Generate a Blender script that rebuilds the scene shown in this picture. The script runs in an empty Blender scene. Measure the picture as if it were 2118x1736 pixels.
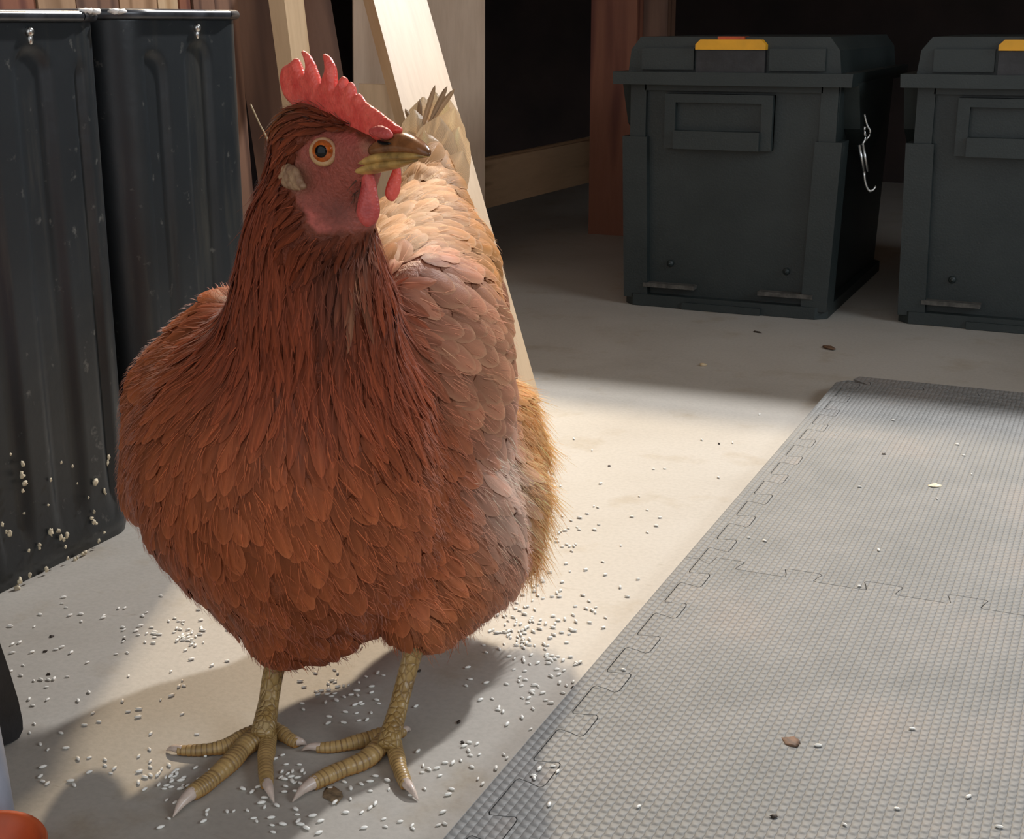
import bpy, bmesh, math, random
import numpy as np
from mathutils import Matrix, Vector
from mathutils.geometry import delaunay_2d_cdt

random.seed(7); rng = np.random.default_rng(7)
scene = bpy.context.scene
COL = scene.collection

# ------------------------------------------------------------------ camera
FPX, CX, CY = 2789.0, 1059.0, 868.0
PITCH, ROLL, YAW, CAMH = math.radians(16.34), math.radians(-0.18), math.radians(24.31), 0.416
cam_d = bpy.data.cameras.new('camera'); cam = bpy.data.objects.new('camera', cam_d); COL.objects.link(cam)
cam_d.sensor_fit = 'HORIZONTAL'; cam_d.sensor_width = 36.0; cam_d.lens = 36.0 * FPX / 2118.0
cam_d.clip_start = 0.02; cam_d.clip_end = 60
cam.matrix_world = (Matrix.Translation((0, 0, CAMH)) @ Matrix.Rotation(YAW, 4, 'Z')
                    @ Matrix.Rotation(math.pi / 2 - PITCH, 4, 'X') @ Matrix.Rotation(ROLL, 4, 'Z'))
scene.camera = cam

# ------------------------------------------------------------------ world, lamps, exposure
world = bpy.data.worlds.new('world'); scene.world = world; world.use_nodes = True
bg = world.node_tree.nodes['Background']
bg.inputs['Color'].default_value = (0.93, 0.96, 1.0, 1); bg.inputs['Strength'].default_value = 0.75

def area(name, loc, target, size, power, color, size_y=None, shape='DISK'):
    d = bpy.data.lights.new(name, 'AREA'); d.shape = shape; d.size = size
    if size_y: d.size_y = size_y
    d.energy = power; d.color = color
    o = bpy.data.objects.new(name, d); COL.objects.link(o); o.location = loc
    o.rotation_euler = (Vector(target) - Vector(loc)).to_track_quat('-Z', 'Y').to_euler()
    return o
# two ceiling lamps far behind the hen, a warm one straight behind and a cooler one more to the right,
# an added soft fill on the right standing in for daylight; the world lights the room through the open front
area('warm_ceiling_lamp', (-1.68, 3.27, 2.20), (-0.45, 0.9, 0.0), 0.11, 68, (1.0, 0.82, 0.60))
area('cool_ceiling_lamp', (-0.08, 3.11, 2.20), (-0.40, 0.9, 0.0), 0.11, 64, (0.97, 0.97, 0.98))
area('side_daylight_fill', (1.95, 0.9, 1.15), (-0.4, 0.8, 0.2), 1.2, 25, (0.84, 0.92, 1.0), 1.0, 'RECTANGLE')  # added to brighten the hen's flank; the right wall has no opening

vs = scene.view_settings
vs.view_transform = 'Standard'; vs.look = 'None'; vs.gamma = 1.0; vs.use_curve_mapping = False
vs.exposure = 0.48

# ------------------------------------------------------------------ photograph geometry helpers
cp, sp = math.cos(PITCH), math.sin(PITCH)
_fw = np.array([0, cp, -sp]); _up = np.array([0, sp, cp]); _rt = np.array([1.0, 0, 0])
_r2 = math.cos(ROLL) * _rt + math.sin(ROLL) * _up; _u2 = -math.sin(ROLL) * _rt + math.cos(ROLL) * _up
_C = np.array([0, 0, CAMH])
def ray(x, y): return _fw + _r2 * ((x - CX) / FPX) - _u2 * ((y - CY) / FPX)
def P(x, y, Y):                       # point at distance Y in front of the viewer
    d = ray(x, y); return _C + d * (Y / d[1])
def G(x, y, z=0.0):                   # point at height z
    d = ray(x, y); return _C + d * ((z - CAMH) / d[2])
def PL(x, y, p, n):
    d = ray(x, y); return _C + d * (((p - _C) @ n) / (d @ n))
def room(p):
    return np.array([p[0] * math.cos(YAW) - p[1] * math.sin(YAW), p[0] * math.sin(YAW) + p[1] * math.cos(YAW), p[2]])
def project(pts):
    d = pts - _C; z = d @ _fw
    return np.stack([CX + FPX * (d @ _r2) / z, CY - FPX * (d @ _u2) / z], -1)
def nrm(v): v = np.asarray(v, float); return v / np.linalg.norm(v)

# ------------------------------------------------------------------ materials
def new_mat(name):
    m = bpy.data.materials.new(name); m.use_nodes = True
    nt = m.node_tree; b = nt.nodes['Principled BSDF']
    return m, nt, b
def N(nt, t, **kw):
    n = nt.nodes.new(t)
    for k, v in kw.items(): setattr(n, k, v)
    return n
def L(nt, a, b): nt.links.new(a, b)
def ramp(nt, fac, stops):
    r = N(nt, 'ShaderNodeValToRGB'); e = r.color_ramp.elements
    while len(e) > 1: e.remove(e[-1])
    e[0].position = stops[0][0]; e[0].color = (*stops[0][1], 1)
    for p, c in stops[1:]:
        x = e.new(p); x.color = (*c, 1)
    L(nt, fac, r.inputs['Fac']); return r.outputs['Color']
def noise(nt, vec, scale, detail=4, rough=0.55, dist=0.0):
    n = N(nt, 'ShaderNodeTexNoise'); n.inputs['Scale'].default_value = scale
    n.inputs['Detail'].default_value = detail; n.inputs['Roughness'].default_value = rough
    n.inputs['Distortion'].default_value = dist
    if vec is not None: L(nt, vec, n.inputs['Vector'])
    return n.outputs['Fac']
def mix(nt, fac, a, b, blend='MIX'):
    m = N(nt, 'ShaderNodeMix', data_type='RGBA', blend_type=blend)
    if isinstance(fac, (int, float)): m.inputs[0].default_value = fac
    else: L(nt, fac, m.inputs[0])
    for s, v in ((6, a), (7, b)):
        if isinstance(v, tuple): m.inputs[s].default_value = (*v, 1)
        else: L(nt, v, m.inputs[s])
    return m.outputs[2]
def bump(nt, b, height, strength, dist):
    n = N(nt, 'ShaderNodeBump'); n.inputs['Strength'].default_value = strength; n.inputs['Distance'].default_value = dist
    L(nt, height, n.inputs['Height']); L(nt, n.outputs['Normal'], b.inputs['Normal'])
def objco(nt, scale=None, rot=None):
    t = N(nt, 'ShaderNodeTexCoord')
    if scale is None: return t.outputs['Object']
    m = N(nt, 'ShaderNodeMapping'); m.inputs['Scale'].default_value = scale
    if rot: m.inputs['Rotation'].default_value = rot
    L(nt, t.outputs['Object'], m.inputs['Vector']); return m.outputs['Vector']
def math_node(nt, op, a, b=None):
    m = N(nt, 'ShaderNodeMath', operation=op)
    for i, v in enumerate((a, b)):
        if v is None: continue
        if isinstance(v, (int, float)): m.inputs[i].default_value = v
        else: L(nt, v, m.inputs[i])
    return m.outputs[0]

def simple(name, col, rough=0.5, var=0.12, scale=40, bumpd=0.0, metallic=0.0, bscale=200, spec=0.5):
    m, nt, b = new_mat(name); v = objco(nt)
    f = noise(nt, v, scale)
    lo = tuple(c * (1 - var * 2) for c in col); hi = tuple(min(1, c * (1 + var * 2)) for c in col)
    L(nt, ramp(nt, f, [(0.3, lo), (0.7, hi)]), b.inputs['Base Color'])
    b.inputs['Roughness'].default_value = rough; b.inputs['Metallic'].default_value = metallic
    b.inputs['Specular IOR Level'].default_value = spec
    if bumpd: bump(nt, b, noise(nt, v, bscale, 3), 0.6, bumpd)
    return m

def concrete():
    m, nt, b = new_mat('concrete'); v = objco(nt)
    n1 = noise(nt, v, 3.0, 6, 0.6, 0.4); n2 = noise(nt, v, 14.0, 5, 0.6); n3 = noise(nt, v, 260, 3)
    base = ramp(nt, n1, [(0.30, (0.385, 0.352, 0.305)), (0.5, (0.45, 0.42, 0.372)), (0.72, (0.485, 0.458, 0.415))])
    st = ramp(nt, n2, [(0.56, (1, 1, 1)), (0.74, (0.80, 0.72, 0.60))])
    c = mix(nt, 0.75, base, st, 'MULTIPLY')
    gr = ramp(nt, n3, [(0.25, (0.86, 0.86, 0.86)), (0.6, (1, 1, 1))])
    c = mix(nt, 0.8, c, gr, 'MULTIPLY')
    # fine dark scratches / oily marks
    n4 = noise(nt, objco(nt, (6, 30, 6), (0, 0, 0.5)), 1.6, 6, 0.7, 1.2)
    c = mix(nt, 0.8, c, ramp(nt, n4, [(0.66, (1, 1, 1)), (0.76, (0.72, 0.66, 0.6))]), 'MULTIPLY')
    L(nt, c, b.inputs['Base Color'])
    b.inputs['Roughness'].default_value = 0.52; b.inputs['Specular IOR Level'].default_value = 0.35
    bump(nt, b, n3, 0.12, 0.001)
    return m

def wood(name, light, dark, grain=1.0, rough=0.55):
    # grain runs along local Z of each plank
    m, nt, b = new_mat(name)
    oi = N(nt, 'ShaderNodeObjectInfo'); tc = N(nt, 'ShaderNodeTexCoord')
    add = N(nt, 'ShaderNodeVectorMath', operation='ADD'); L(nt, tc.outputs['Object'], add.inputs[0])
    mul = N(nt, 'ShaderNodeVectorMath', operation='SCALE'); L(nt, oi.outputs['Random'], mul.inputs['Scale'])
    mul.inputs[0].default_value = (7.3, 3.1, 5.7); L(nt, mul.outputs[0], add.inputs[1])
    mp = N(nt, 'ShaderNodeMapping'); mp.inputs['Scale'].default_value = (1, 1, 0.11); L(nt, add.outputs[0], mp.inputs['Vector'])
    nz = noise(nt, mp.outputs[0], 9.0, 3, 0.5)
    w = N(nt, 'ShaderNodeTexWave', wave_type='RINGS'); w.inputs['Scale'].default_value = 14 * grain
    w.inputs['Distortion'].default_value = 7.0; w.inputs['Detail'].default_value = 2.5; w.inputs['Detail Scale'].default_value = 1.4
    L(nt, mp.outputs[0], w.inputs['Vector'])
    fine = noise(nt, mp.outputs[0], 160, 3, 0.6)
    mid = tuple((a + c) / 2 for a, c in zip(light, dark))
    c = ramp(nt, w.outputs['Fac'], [(0.0, light), (0.62, light), (0.86, mid), (1.0, dark)])
    c = mix(nt, 0.5, c, ramp(nt, nz, [(0.35, (0.78, 0.74, 0.70)), (0.65, (1.1, 1.08, 1.05))]), 'MULTIPLY')
    c = mix(nt, 0.5, c, ramp(nt, fine, [(0.3, (0.82, 0.78, 0.74)), (0.6, (1, 1, 1))]), 'MULTIPLY')
    L(nt, c, b.inputs['Base Color']); b.inputs['Roughness'].default_value = rough
    bump(nt, b, fine, 0.15, 0.0006)
    return m

def foam():
    m, nt, b = new_mat('eva_foam'); tc = N(nt, 'ShaderNodeTexCoord')
    sx = N(nt, 'ShaderNodeSeparateXYZ'); L(nt, tc.outputs['Object'], sx.inputs[0])
    px = math.pi / 0.0048; py = 2 * math.pi / 0.0066
    row = math_node(nt, 'FLOOR', math_node(nt, 'DIVIDE', sx.outputs['X'], 0.0048))
    ph = math_node(nt, 'MULTIPLY', row, math.pi)
    a = math_node(nt, 'ABSOLUTE', math_node(nt, 'SINE', math_node(nt, 'MULTIPLY', sx.outputs['X'], px)))
    c = math_node(nt, 'SINE', math_node(nt, 'ADD', math_node(nt, 'MULTIPLY', sx.outputs['Y'], py), ph))
    c01 = math_node(nt, 'ADD', math_node(nt, 'MULTIPLY', c, 0.5), 0.5)
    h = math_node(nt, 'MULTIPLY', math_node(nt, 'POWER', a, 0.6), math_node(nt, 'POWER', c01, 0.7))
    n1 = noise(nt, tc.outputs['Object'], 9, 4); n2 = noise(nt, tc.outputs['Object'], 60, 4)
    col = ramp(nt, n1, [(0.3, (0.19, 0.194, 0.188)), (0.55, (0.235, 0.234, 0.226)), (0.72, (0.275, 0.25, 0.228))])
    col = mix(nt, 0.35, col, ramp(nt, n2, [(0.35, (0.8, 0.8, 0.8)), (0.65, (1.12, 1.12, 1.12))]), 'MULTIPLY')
    # pits of the weave darker than the raised parts
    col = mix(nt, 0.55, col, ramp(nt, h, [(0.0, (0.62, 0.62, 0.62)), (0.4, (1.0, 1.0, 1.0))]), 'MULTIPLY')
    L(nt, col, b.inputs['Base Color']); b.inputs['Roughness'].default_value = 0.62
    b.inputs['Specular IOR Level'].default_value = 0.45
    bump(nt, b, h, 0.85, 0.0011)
    return m

def painted_metal():
    m, nt, b = new_mat('dark_painted_metal'); v = objco(nt)
    st = noise(nt, objco(nt, (18, 18, 1.6)), 2.2, 5, 0.65); sp_ = noise(nt, v, 75, 4, 0.6); big = noise(nt, v, 6, 3)
    c = ramp(nt, big, [(0.3, (0.009, 0.012, 0.0145)), (0.7, (0.017, 0.0215, 0.025))])
    c = mix(nt, ramp(nt, st, [(0.55, (0, 0, 0)), (0.8, (0.6, 0.6, 0.6))]), c, (0.075, 0.07, 0.055))
    c = mix(nt, ramp(nt, sp_, [(0.64, (0, 0, 0)), (0.74, (0.8, 0.8, 0.8))]), c, (0.12, 0.12, 0.11))
    L(nt, c, b.inputs['Base Color']); b.inputs['Roughness'].default_value = 0.42
    bump(nt, b, noise(nt, v, 30, 4), 0.25, 0.003)
    return m

def box_plastic():
    m, nt, b = new_mat('dusty_black_plastic'); v = objco(nt)
    n1 = noise(nt, v, 9, 5, 0.6); n2 = noise(nt, v, 380, 2)
    c = ramp(nt, n1, [(0.3, (0.0145, 0.022, 0.0215)), (0.7, (0.027, 0.036, 0.035))])
    L(nt, c, b.inputs['Base Color']); b.inputs['Roughness'].default_value = 0.5
    bump(nt, b, n2, 0.35, 0.0007)
    return m

def attr_mat(name, rough, sheen=0.0, transl=0.0, spec=0.4, barbs=True, bumpscale=0, bumpd=0.0):
    m, nt, b = new_mat(name)
    a = N(nt, 'ShaderNodeVertexColor', layer_name='Col')
    c = a.outputs['Color']
    if barbs:
        uv = N(nt, 'ShaderNodeUVMap', uv_map='UVMap'); sx = N(nt, 'ShaderNodeSeparateXYZ'); L(nt, uv.outputs[0], sx.inputs[0])
        ax = math_node(nt, 'ABSOLUTE', math_node(nt, 'SUBTRACT', sx.outputs['X'], 0.5))
        t = math_node(nt, 'SUBTRACT', sx.outputs['Y'], math_node(nt, 'MULTIPLY', ax, 0.9))
        nz = noise(nt, objco(nt), 900, 2)
        s = math_node(nt, 'SINE', math_node(nt, 'ADD', math_node(nt, 'MULTIPLY', t, 190.0), math_node(nt, 'MULTIPLY', nz, 5.0)))
        f = math_node(nt, 'ADD', math_node(nt, 'MULTIPLY', s, 0.5), 0.5)
        c = mix(nt, 0.45, c, ramp(nt, f, [(0.1, (0.70, 0.66, 0.62)), (0.8, (1.08, 1.08, 1.08))]), 'MULTIPLY')
        bump(nt, b, f, 0.35, 0.0004)
    elif bumpscale:
        v = objco(nt); nz = noise(nt, v, bumpscale, 4, 0.6)
        c = mix(nt, 0.5, c, ramp(nt, nz, [(0.3, (0.5, 0.46, 0.44)), (0.65, (1.2, 1.16, 1.14))]), 'MULTIPLY')
        bump(nt, b, nz, 0.7, bumpd)
    L(nt, c, b.inputs['Base Color']); b.inputs['Roughness'].default_value = rough
    b.inputs['Specular IOR Level'].default_value = spec
    b.inputs['Sheen Weight'].default_value = sheen
    if transl:
        tr = N(nt, 'ShaderNodeBsdfTranslucent'); L(nt, c, tr.inputs['Color'])
        mx = N(nt, 'ShaderNodeMixShader'); mx.inputs[0].default_value = transl
        out = nt.nodes['Material Output']
        L(nt, b.outputs[0], mx.inputs[1]); L(nt, tr.outputs[0], mx.inputs[2]); L(nt, mx.outputs[0], out.inputs['Surface'])
    return m

def flesh(name, col, dark, rough=0.42, sss=0.15):
    m, nt, b = new_mat(name); v = objco(nt)
    n1 = noise(nt, v, 120, 4, 0.6); vo = N(nt, 'ShaderNodeTexVoronoi'); vo.inputs['Scale'].default_value = 700; L(nt, v, vo.inputs['Vector'])
    L(nt, ramp(nt, n1, [(0.3, dark), (0.62, col)]), b.inputs['Base Color'])
    b.inputs['Roughness'].default_value = rough
    b.inputs['Subsurface Weight'].default_value = sss; b.inputs['Subsurface Radius'].default_value = (0.006, 0.002, 0.001)
    bump(nt, b, vo.outputs['Distance'], 0.45, 0.0006)
    return m

def leg_skin():
    m, nt, b = new_mat('scaly_leg_skin'); v = objco(nt)
    vo = N(nt, 'ShaderNodeTexVoronoi'); vo.feature = 'DISTANCE_TO_EDGE'; vo.inputs['Scale'].default_value = 250; L(nt, objco(nt, (1, 1, 0.75)), vo.inputs['Vector'])
    n1 = noise(nt, v, 45, 4)
    c = ramp(nt, n1, [(0.28, (0.22, 0.13, 0.05)), (0.5, (0.40, 0.255, 0.085)), (0.7, (0.50, 0.37, 0.19))])
    c = mix(nt, 0.75, c, ramp(nt, vo.outputs['Distance'], [(0.0, (0.50, 0.42, 0.34)), (0.11, (1, 1, 1))]), 'MULTIPLY')
    L(nt, c, b.inputs['Base Color']); b.inputs['Roughness'].default_value = 0.38
    bump(nt, b, ramp(nt, vo.outputs['Distance'], [(0, (0, 0, 0)), (0.25, (1, 1, 1))]), 0.7, 0.0009)
    return m
def toe_skin():
    m, nt, b = new_mat('ringed_toe_skin'); a = N(nt, 'ShaderNodeVertexColor', layer_name='Col'); v = objco(nt)
    n1 = noise(nt, v, 70, 4); n2 = noise(nt, v, 500, 3)
    c = mix(nt, 0.6, a.outputs['Color'], ramp(nt, n1, [(0.3, (0.6, 0.55, 0.5)), (0.65, (1.15, 1.12, 1.1))]), 'MULTIPLY')
    L(nt, c, b.inputs['Base Color']); b.inputs['Roughness'].default_value = 0.38
    bump(nt, b, n2, 0.3, 0.0004)
    return m

M = dict(
    concrete=concrete(), foam=foam(), bin=painted_metal(), plastic=box_plastic(),
    steel=simple('bright_steel', (0.62, 0.62, 0.60), 0.3, 0.1, metallic=1.0),
    rim=simple('worn_rolled_rim', (0.035, 0.038, 0.045), 0.3, 0.3, 60),
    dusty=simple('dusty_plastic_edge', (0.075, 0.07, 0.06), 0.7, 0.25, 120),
    white_paint=simple('white_paint_smear', (0.8, 0.78, 0.75), 0.5, 0.1, 100),
    yellow=simple('yellow_plastic', (0.80, 0.38, 0.012), 0.45, 0.05),
    black=simple('black_plastic', (0.018, 0.018, 0.02), 0.45, 0.2, 60, 0.0004),
    grey=simple('pale_blue_grey_enamel', (0.34, 0.36, 0.42), 0.45, 0.08),
    terracotta=simple('orange_terracotta', (0.48, 0.085, 0.022), 0.45, 0.12),
    pale_wood=wood('pale_planed_pine', (0.60, 0.43, 0.265), (0.45, 0.285, 0.15), 0.35, 0.5),
    pine=wood('grained_pine', (0.74, 0.52, 0.32), (0.36, 0.20, 0.10), 0.9),
    grey_pine=wood('greyed_pine', (0.72, 0.55, 0.41), (0.58, 0.42, 0.30), 0.5),
    brown_wood=wood('brown_stained_wood', (0.20, 0.105, 0.066), (0.10, 0.048, 0.03), 0.7),
    red_wood=wood('reddish_wood', (0.27, 0.10, 0.055), (0.14, 0.04, 0.025), 0.7),
    tan_wood=wood('tan_wood', (0.42, 0.26, 0.15), (0.25, 0.14, 0.07), 0.7),
    wall=simple('dark_brown_board_wall', (0.032, 0.018, 0.015), 0.7, 0.25, 5),
    ceiling=simple('ceiling_paint', (0.30, 0.28, 0.26), 0.8, 0.04, 3),
    bench=wood('workbench_ply', (0.36, 0.24, 0.15), (0.22, 0.13, 0.07), 0.8),
    grain=simple('white_grain', (0.95, 0.93, 0.86), 0.4, 0.02, 300),
    mash=simple('dried_feed_mash', (0.74, 0.64, 0.46), 0.7, 0.2, 160, 0.0005),
    crumb=simple('dark_crumb', (0.05, 0.035, 0.025), 0.7, 0.3, 200),
    leaf=simple('dry_leaf_bit', (0.14, 0.075, 0.04), 0.7, 0.3, 200),
    dropping=simple('dry_dropping', (0.20, 0.14, 0.08), 0.8, 0.3, 200),
    straw=simple('dry_straw', (0.55, 0.42, 0.25), 0.6, 0.1),
    feather=attr_mat('feather', 0.5, 0.0, 0.20, 0.25),
    tail=attr_mat('tail_feather_web', 0.4, 0.0, 0.5, 0.5),
    down=attr_mat('down', 0.6, 0.3, 0.3, 0.3, barbs=False),
    body=attr_mat('hen_skin', 0.5, 0.0, 0.0, 0.4, barbs=False, bumpscale=420, bumpd=0.0022),
    comb=flesh('comb_flesh', (0.86, 0.14, 0.10), (0.68, 0.065, 0.05), 0.38, 0.3),
    wattle=flesh('wattle_flesh', (0.58, 0.090, 0.075), (0.38, 0.045, 0.04), 0.42, 0.2),
    cheek=flesh('cheek_flesh', (0.46, 0.095, 0.075), (0.20, 0.05, 0.036), 0.45, 0.12),
    lobe=flesh('earlobe_skin', (0.40, 0.25, 0.14), (0.22, 0.11, 0.065), 0.55, 0.1),
    lid=flesh('eyelid_skin', (0.50, 0.30, 0.13), (0.36, 0.16, 0.08), 0.45, 0.1),
    beak_top=simple('beak_horn', (0.22, 0.085, 0.03), 0.2, 0.25, 110, 0.0002),
    beak_low=simple('beak_yellow_horn', (0.42, 0.25, 0.075), 0.32, 0.3, 120, 0.0003),
    iris=simple('amber_iris', (0.40, 0.085, 0.009), 0.06, 0.2, 500),
    pupil=simple('pupil', (0.004, 0.004, 0.004), 0.12, 0.0, spec=0.25),
    claw=simple('claw_horn', (0.62, 0.50, 0.42), 0.3, 0.1, 150),
    leg=leg_skin(), toe=toe_skin(),
)

# ------------------------------------------------------------------ mesh helpers
def mesh_obj(name, verts, faces, mat, parent=None, smooth=False, colors=None, uvs=None, loc=None, normals=None):
    me = bpy.data.meshes.new(name)
    me.from_pydata([tuple(map(float, v)) for v in verts] if not isinstance(verts, np.ndarray) else verts.tolist(), [],
                   faces if not isinstance(faces, np.ndarray) else faces.tolist())
    if smooth: me.polygons.foreach_set('use_smooth', [True] * len(me.polygons))
    if colors is not None:
        ca = me.color_attributes.new('Col', 'FLOAT_COLOR', 'POINT')
        c4 = np.ones((len(colors), 4), np.float32); c4[:, :3] = colors
        ca.data.foreach_set('color', c4.ravel())
    if uvs is not None:
        ul = me.uv_layers.new(name='UVMap'); li = np.empty(len(me.loops), np.int32); me.loops.foreach_get('vertex_index', li)
        ul.data.foreach_set('uv', np.asarray(uvs, np.float32)[li].ravel())
    me.materials.append(mat); me.update()
    if normals is not None: me.normals_split_custom_set_from_vertices(np.asarray(normals).tolist())
    o = bpy.data.objects.new(name, me); COL.objects.link(o)
    if parent: o.parent = parent
    if loc is not None: o.location = loc
    return o
def tag(o, label, cat, group=None):
    o['label'] = label; o['category'] = cat
    if group: o['group'] = group
    return o
def struct(o, label=None):
    o['kind'] = 'structure'
    if label: o['label'] = label
    return o
def empty(name, loc, rz=0.0):
    o = bpy.data.objects.new(name, None); COL.objects.link(o); o.location = loc; o.rotation_euler = (0, 0, rz)
    o.empty_display_size = 0.05; return o

def bm_obj(name, bm, mat, parent=None, smooth=False, bevel=0.0, seg=2, loc=None):
    if bevel:
        bmesh.ops.bevel(bm, geom=[e for e in bm.edges if e.is_manifold and e.calc_face_angle(0) > 0.5], offset=bevel, segments=seg, affect='EDGES', profile=0.5, clamp_overlap=True)
    me = bpy.data.meshes.new(name); bmesh.ops.recalc_face_normals(bm, faces=bm.faces); bm.to_mesh(me); bm.free()
    if smooth:
        me.polygons.foreach_set('use_smooth', [True] * len(me.polygons))
    me.materials.append(mat); o = bpy.data.objects.new(name, me); COL.objects.link(o)
    if parent: o.parent = parent
    if loc is not None: o.location = loc
    return o
def add_box(bm, x0, x1, y0, y1, z0, z1, mtx=None):
    vs_ = [bm.verts.new(v) for v in ((x0,y0,z0),(x1,y0,z0),(x1,y1,z0),(x0,y1,z0),(x0,y0,z1),(x1,y0,z1),(x1,y1,z1),(x0,y1,z1))]
    for f in ((3,2,1,0),(4,5,6,7),(0,1,5,4),(1,2,6,5),(2,3,7,6),(3,0,4,7)): bm.faces.new([vs_[i] for i in f])
    if mtx is not None: bmesh.ops.transform(bm, matrix=mtx, verts=vs_)
    return vs_
def box_obj(name, x0, x1, y0, y1, z0, z1, mat, parent=None, bevel=0.0, seg=2):
    bm = bmesh.new(); add_box(bm, x0, x1, y0, y1, z0, z1); return bm_obj(name, bm, mat, parent, bevel=bevel, seg=seg)
def prism(name, pts2, axis, a0, a1, mat, parent=None, bevel=0.0, seg=2, smooth=False):
    # polygon pts2 extruded along axis ('x','y','z') between a0 and a1
    bm = bmesh.new()
    def mk(p, a): return {'x': (a, p[0], p[1]), 'y': (p[0], a, p[1]), 'z': (p[0], p[1], a)}[axis]
    lo = [bm.verts.new(mk(p, a0)) for p in pts2]; hi = [bm.verts.new(mk(p, a1)) for p in pts2]
    n = len(pts2); bm.faces.new(lo); bm.faces.new(hi)
    for i in range(n): bm.faces.new((lo[i], lo[(i+1) % n], hi[(i+1) % n], hi[i]))
    return bm_obj(name, bm, mat, parent, bevel=bevel, seg=seg, smooth=smooth)
def tube_geo(pts, radii, nseg=10, cap=True, flat=1.0, up=(0, 0, 1)):
    pts = [np.asarray(p, float) for p in pts]; V = []; F = []
    for i, p in enumerate(pts):
        t = nrm(pts[min(i+1, len(pts)-1)] - pts[max(i-1, 0)])
        s = np.cross(t, up); s = nrm(s) if np.linalg.norm(s) > 1e-4 else np.array([1.0, 0, 0]); u = np.cross(s, t)
        for k in range(nseg):
            a = 2 * math.pi * k / nseg; V.append(p + radii[i] * (math.cos(a) * s + flat * math.sin(a) * u))
    for i in range(len(pts) - 1):
        for k in range(nseg):
            F.append((i*nseg+k, i*nseg+(k+1) % nseg, (i+1)*nseg+(k+1) % nseg, (i+1)*nseg+k))
    if cap: F.append(tuple(range(nseg-1, -1, -1))); F.append(tuple((len(pts)-1)*nseg + k for k in range(nseg)))
    return np.array(V), F
def smooth_path(pts, n):
    pts = np.asarray(pts, float); m = len(pts); out = []
    ext = np.vstack([2*pts[0]-pts[1], pts, 2*pts[-1]-pts[-2]])
    for t in np.linspace(0, m-1, n):
        i = min(int(t), m-2); f = t - i; p0, p1, p2, p3 = ext[i:i+4]
        out.append(0.5*((2*p1)+(-p0+p2)*f+(2*p0-5*p1+4*p2-p3)*f*f+(-p0+3*p1-3*p2+p3)*f**3))
    return np.array(out)
def plank(name, b_edge, t_edge, width, thick, n0, mat, label, cat='plank', group=None, left=True, over=0.0, drop=0.0):
    # a board given by one long edge of its front face (bottom -> top, room frame), its width and its facing
    b_edge = np.asarray(b_edge, float); t_edge = np.asarray(t_edge, float)
    a = nrm(t_edge - b_edge); n = np.asarray(n0, float); n = nrm(n - (n @ a) * a)
    w = np.cross(a, n)                       # to the viewer's right when n faces the viewer
    if left: w0, w1 = -width, 0.0
    else: w0, w1 = 0.0, width
    ln = np.linalg.norm(t_edge - b_edge) + over
    mtx = Matrix(((w[0], -n[0], a[0], b_edge[0]), (w[1], -n[1], a[1], b_edge[1]), (w[2], -n[2], a[2], b_edge[2]), (0, 0, 0, 1)))
    wm = -1 if np.linalg.det(np.array(mtx)[:3, :3]) < 0 else 1
    bm = bmesh.new(); add_box(bm, w0, w1, 0.0, thick, -drop, ln)
    o = bm_obj(name, bm, mat, bevel=0.0012, seg=1); o.matrix_world = mtx
    return tag(o, label, cat, group)

# ------------------------------------------------------------------ the room
def plane(name, corners, mat, label):
    o = mesh_obj(name, corners, [(0, 1, 2, 3)], mat); return struct(o, label)
box = lambda n, a, m, l: struct(box_obj(n, *a, m), l)
box('floor', (-2.12, 2.6, -1.6, 3.92, -0.06, 0.0), M['concrete'], 'pale stained concrete floor')
box('wall_back', (-2.12, 2.6, 3.80, 3.92, 0.0, 2.5), M['wall'], 'dark brown wall behind the workbench')
box('wall_left', (-2.12, -2.0, -1.6, 3.80, 0.0, 2.5), M['wall'], 'dark brown wall behind the planks')
box('ceiling', (-2.12, 2.6, -1.6, 3.92, 2.5, 2.56), M['ceiling'], 'plain ceiling')
box('wall_right', (2.0, 2.12, -1.6, 3.80, 0.0, 2.5), M['wall'], 'dark wall added on the right, out of view')  # unseen wall added to cut the ambient light on the floor

# ------------------------------------------------------------------ workbench over the storage boxes
wb = empty('workbench', (-0.3, 2.4, 0))
def wbp(name, *a):
    o = box_obj(name, a[0]+0.3, a[1]+0.3, a[2]-2.4, a[3]-2.4, a[4], a[5], a[6], wb, 0.002, 1); return o
wbp('worktop', -1.01, 1.6, 2.08, 3.795, 0.78, 0.82, M['bench'])
wbp('shade_slab', -1.99, -1.012, 2.08, 3.795, 0.78, 0.82, M['bench'])  # unseen slab added to keep lamp light off the back-left floor
wbp('leg', -1.0, -0.905, 2.60, 2.69, 0.0, 0.78, M['red_wood'])
wbp('leg', 1.45, 1.54, 2.60, 2.69, 0.0, 0.78, M['red_wood'])
wbp('leg', 1.45, 1.54, 1.95, 2.04, 0.0, 0.78, M['red_wood'])
wbp('leg', -0.905, -0.855, 2.64, 2.69, 0.10, 0.78, M['brown_wood'])
wbp('rear_rail', -1.0, 1.54, 2.62, 2.66, 0.66, 0.78, M['brown_wood'])
tag(wb, 'brown wooden workbench standing over the two black storage boxes', 'workbench')

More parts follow.
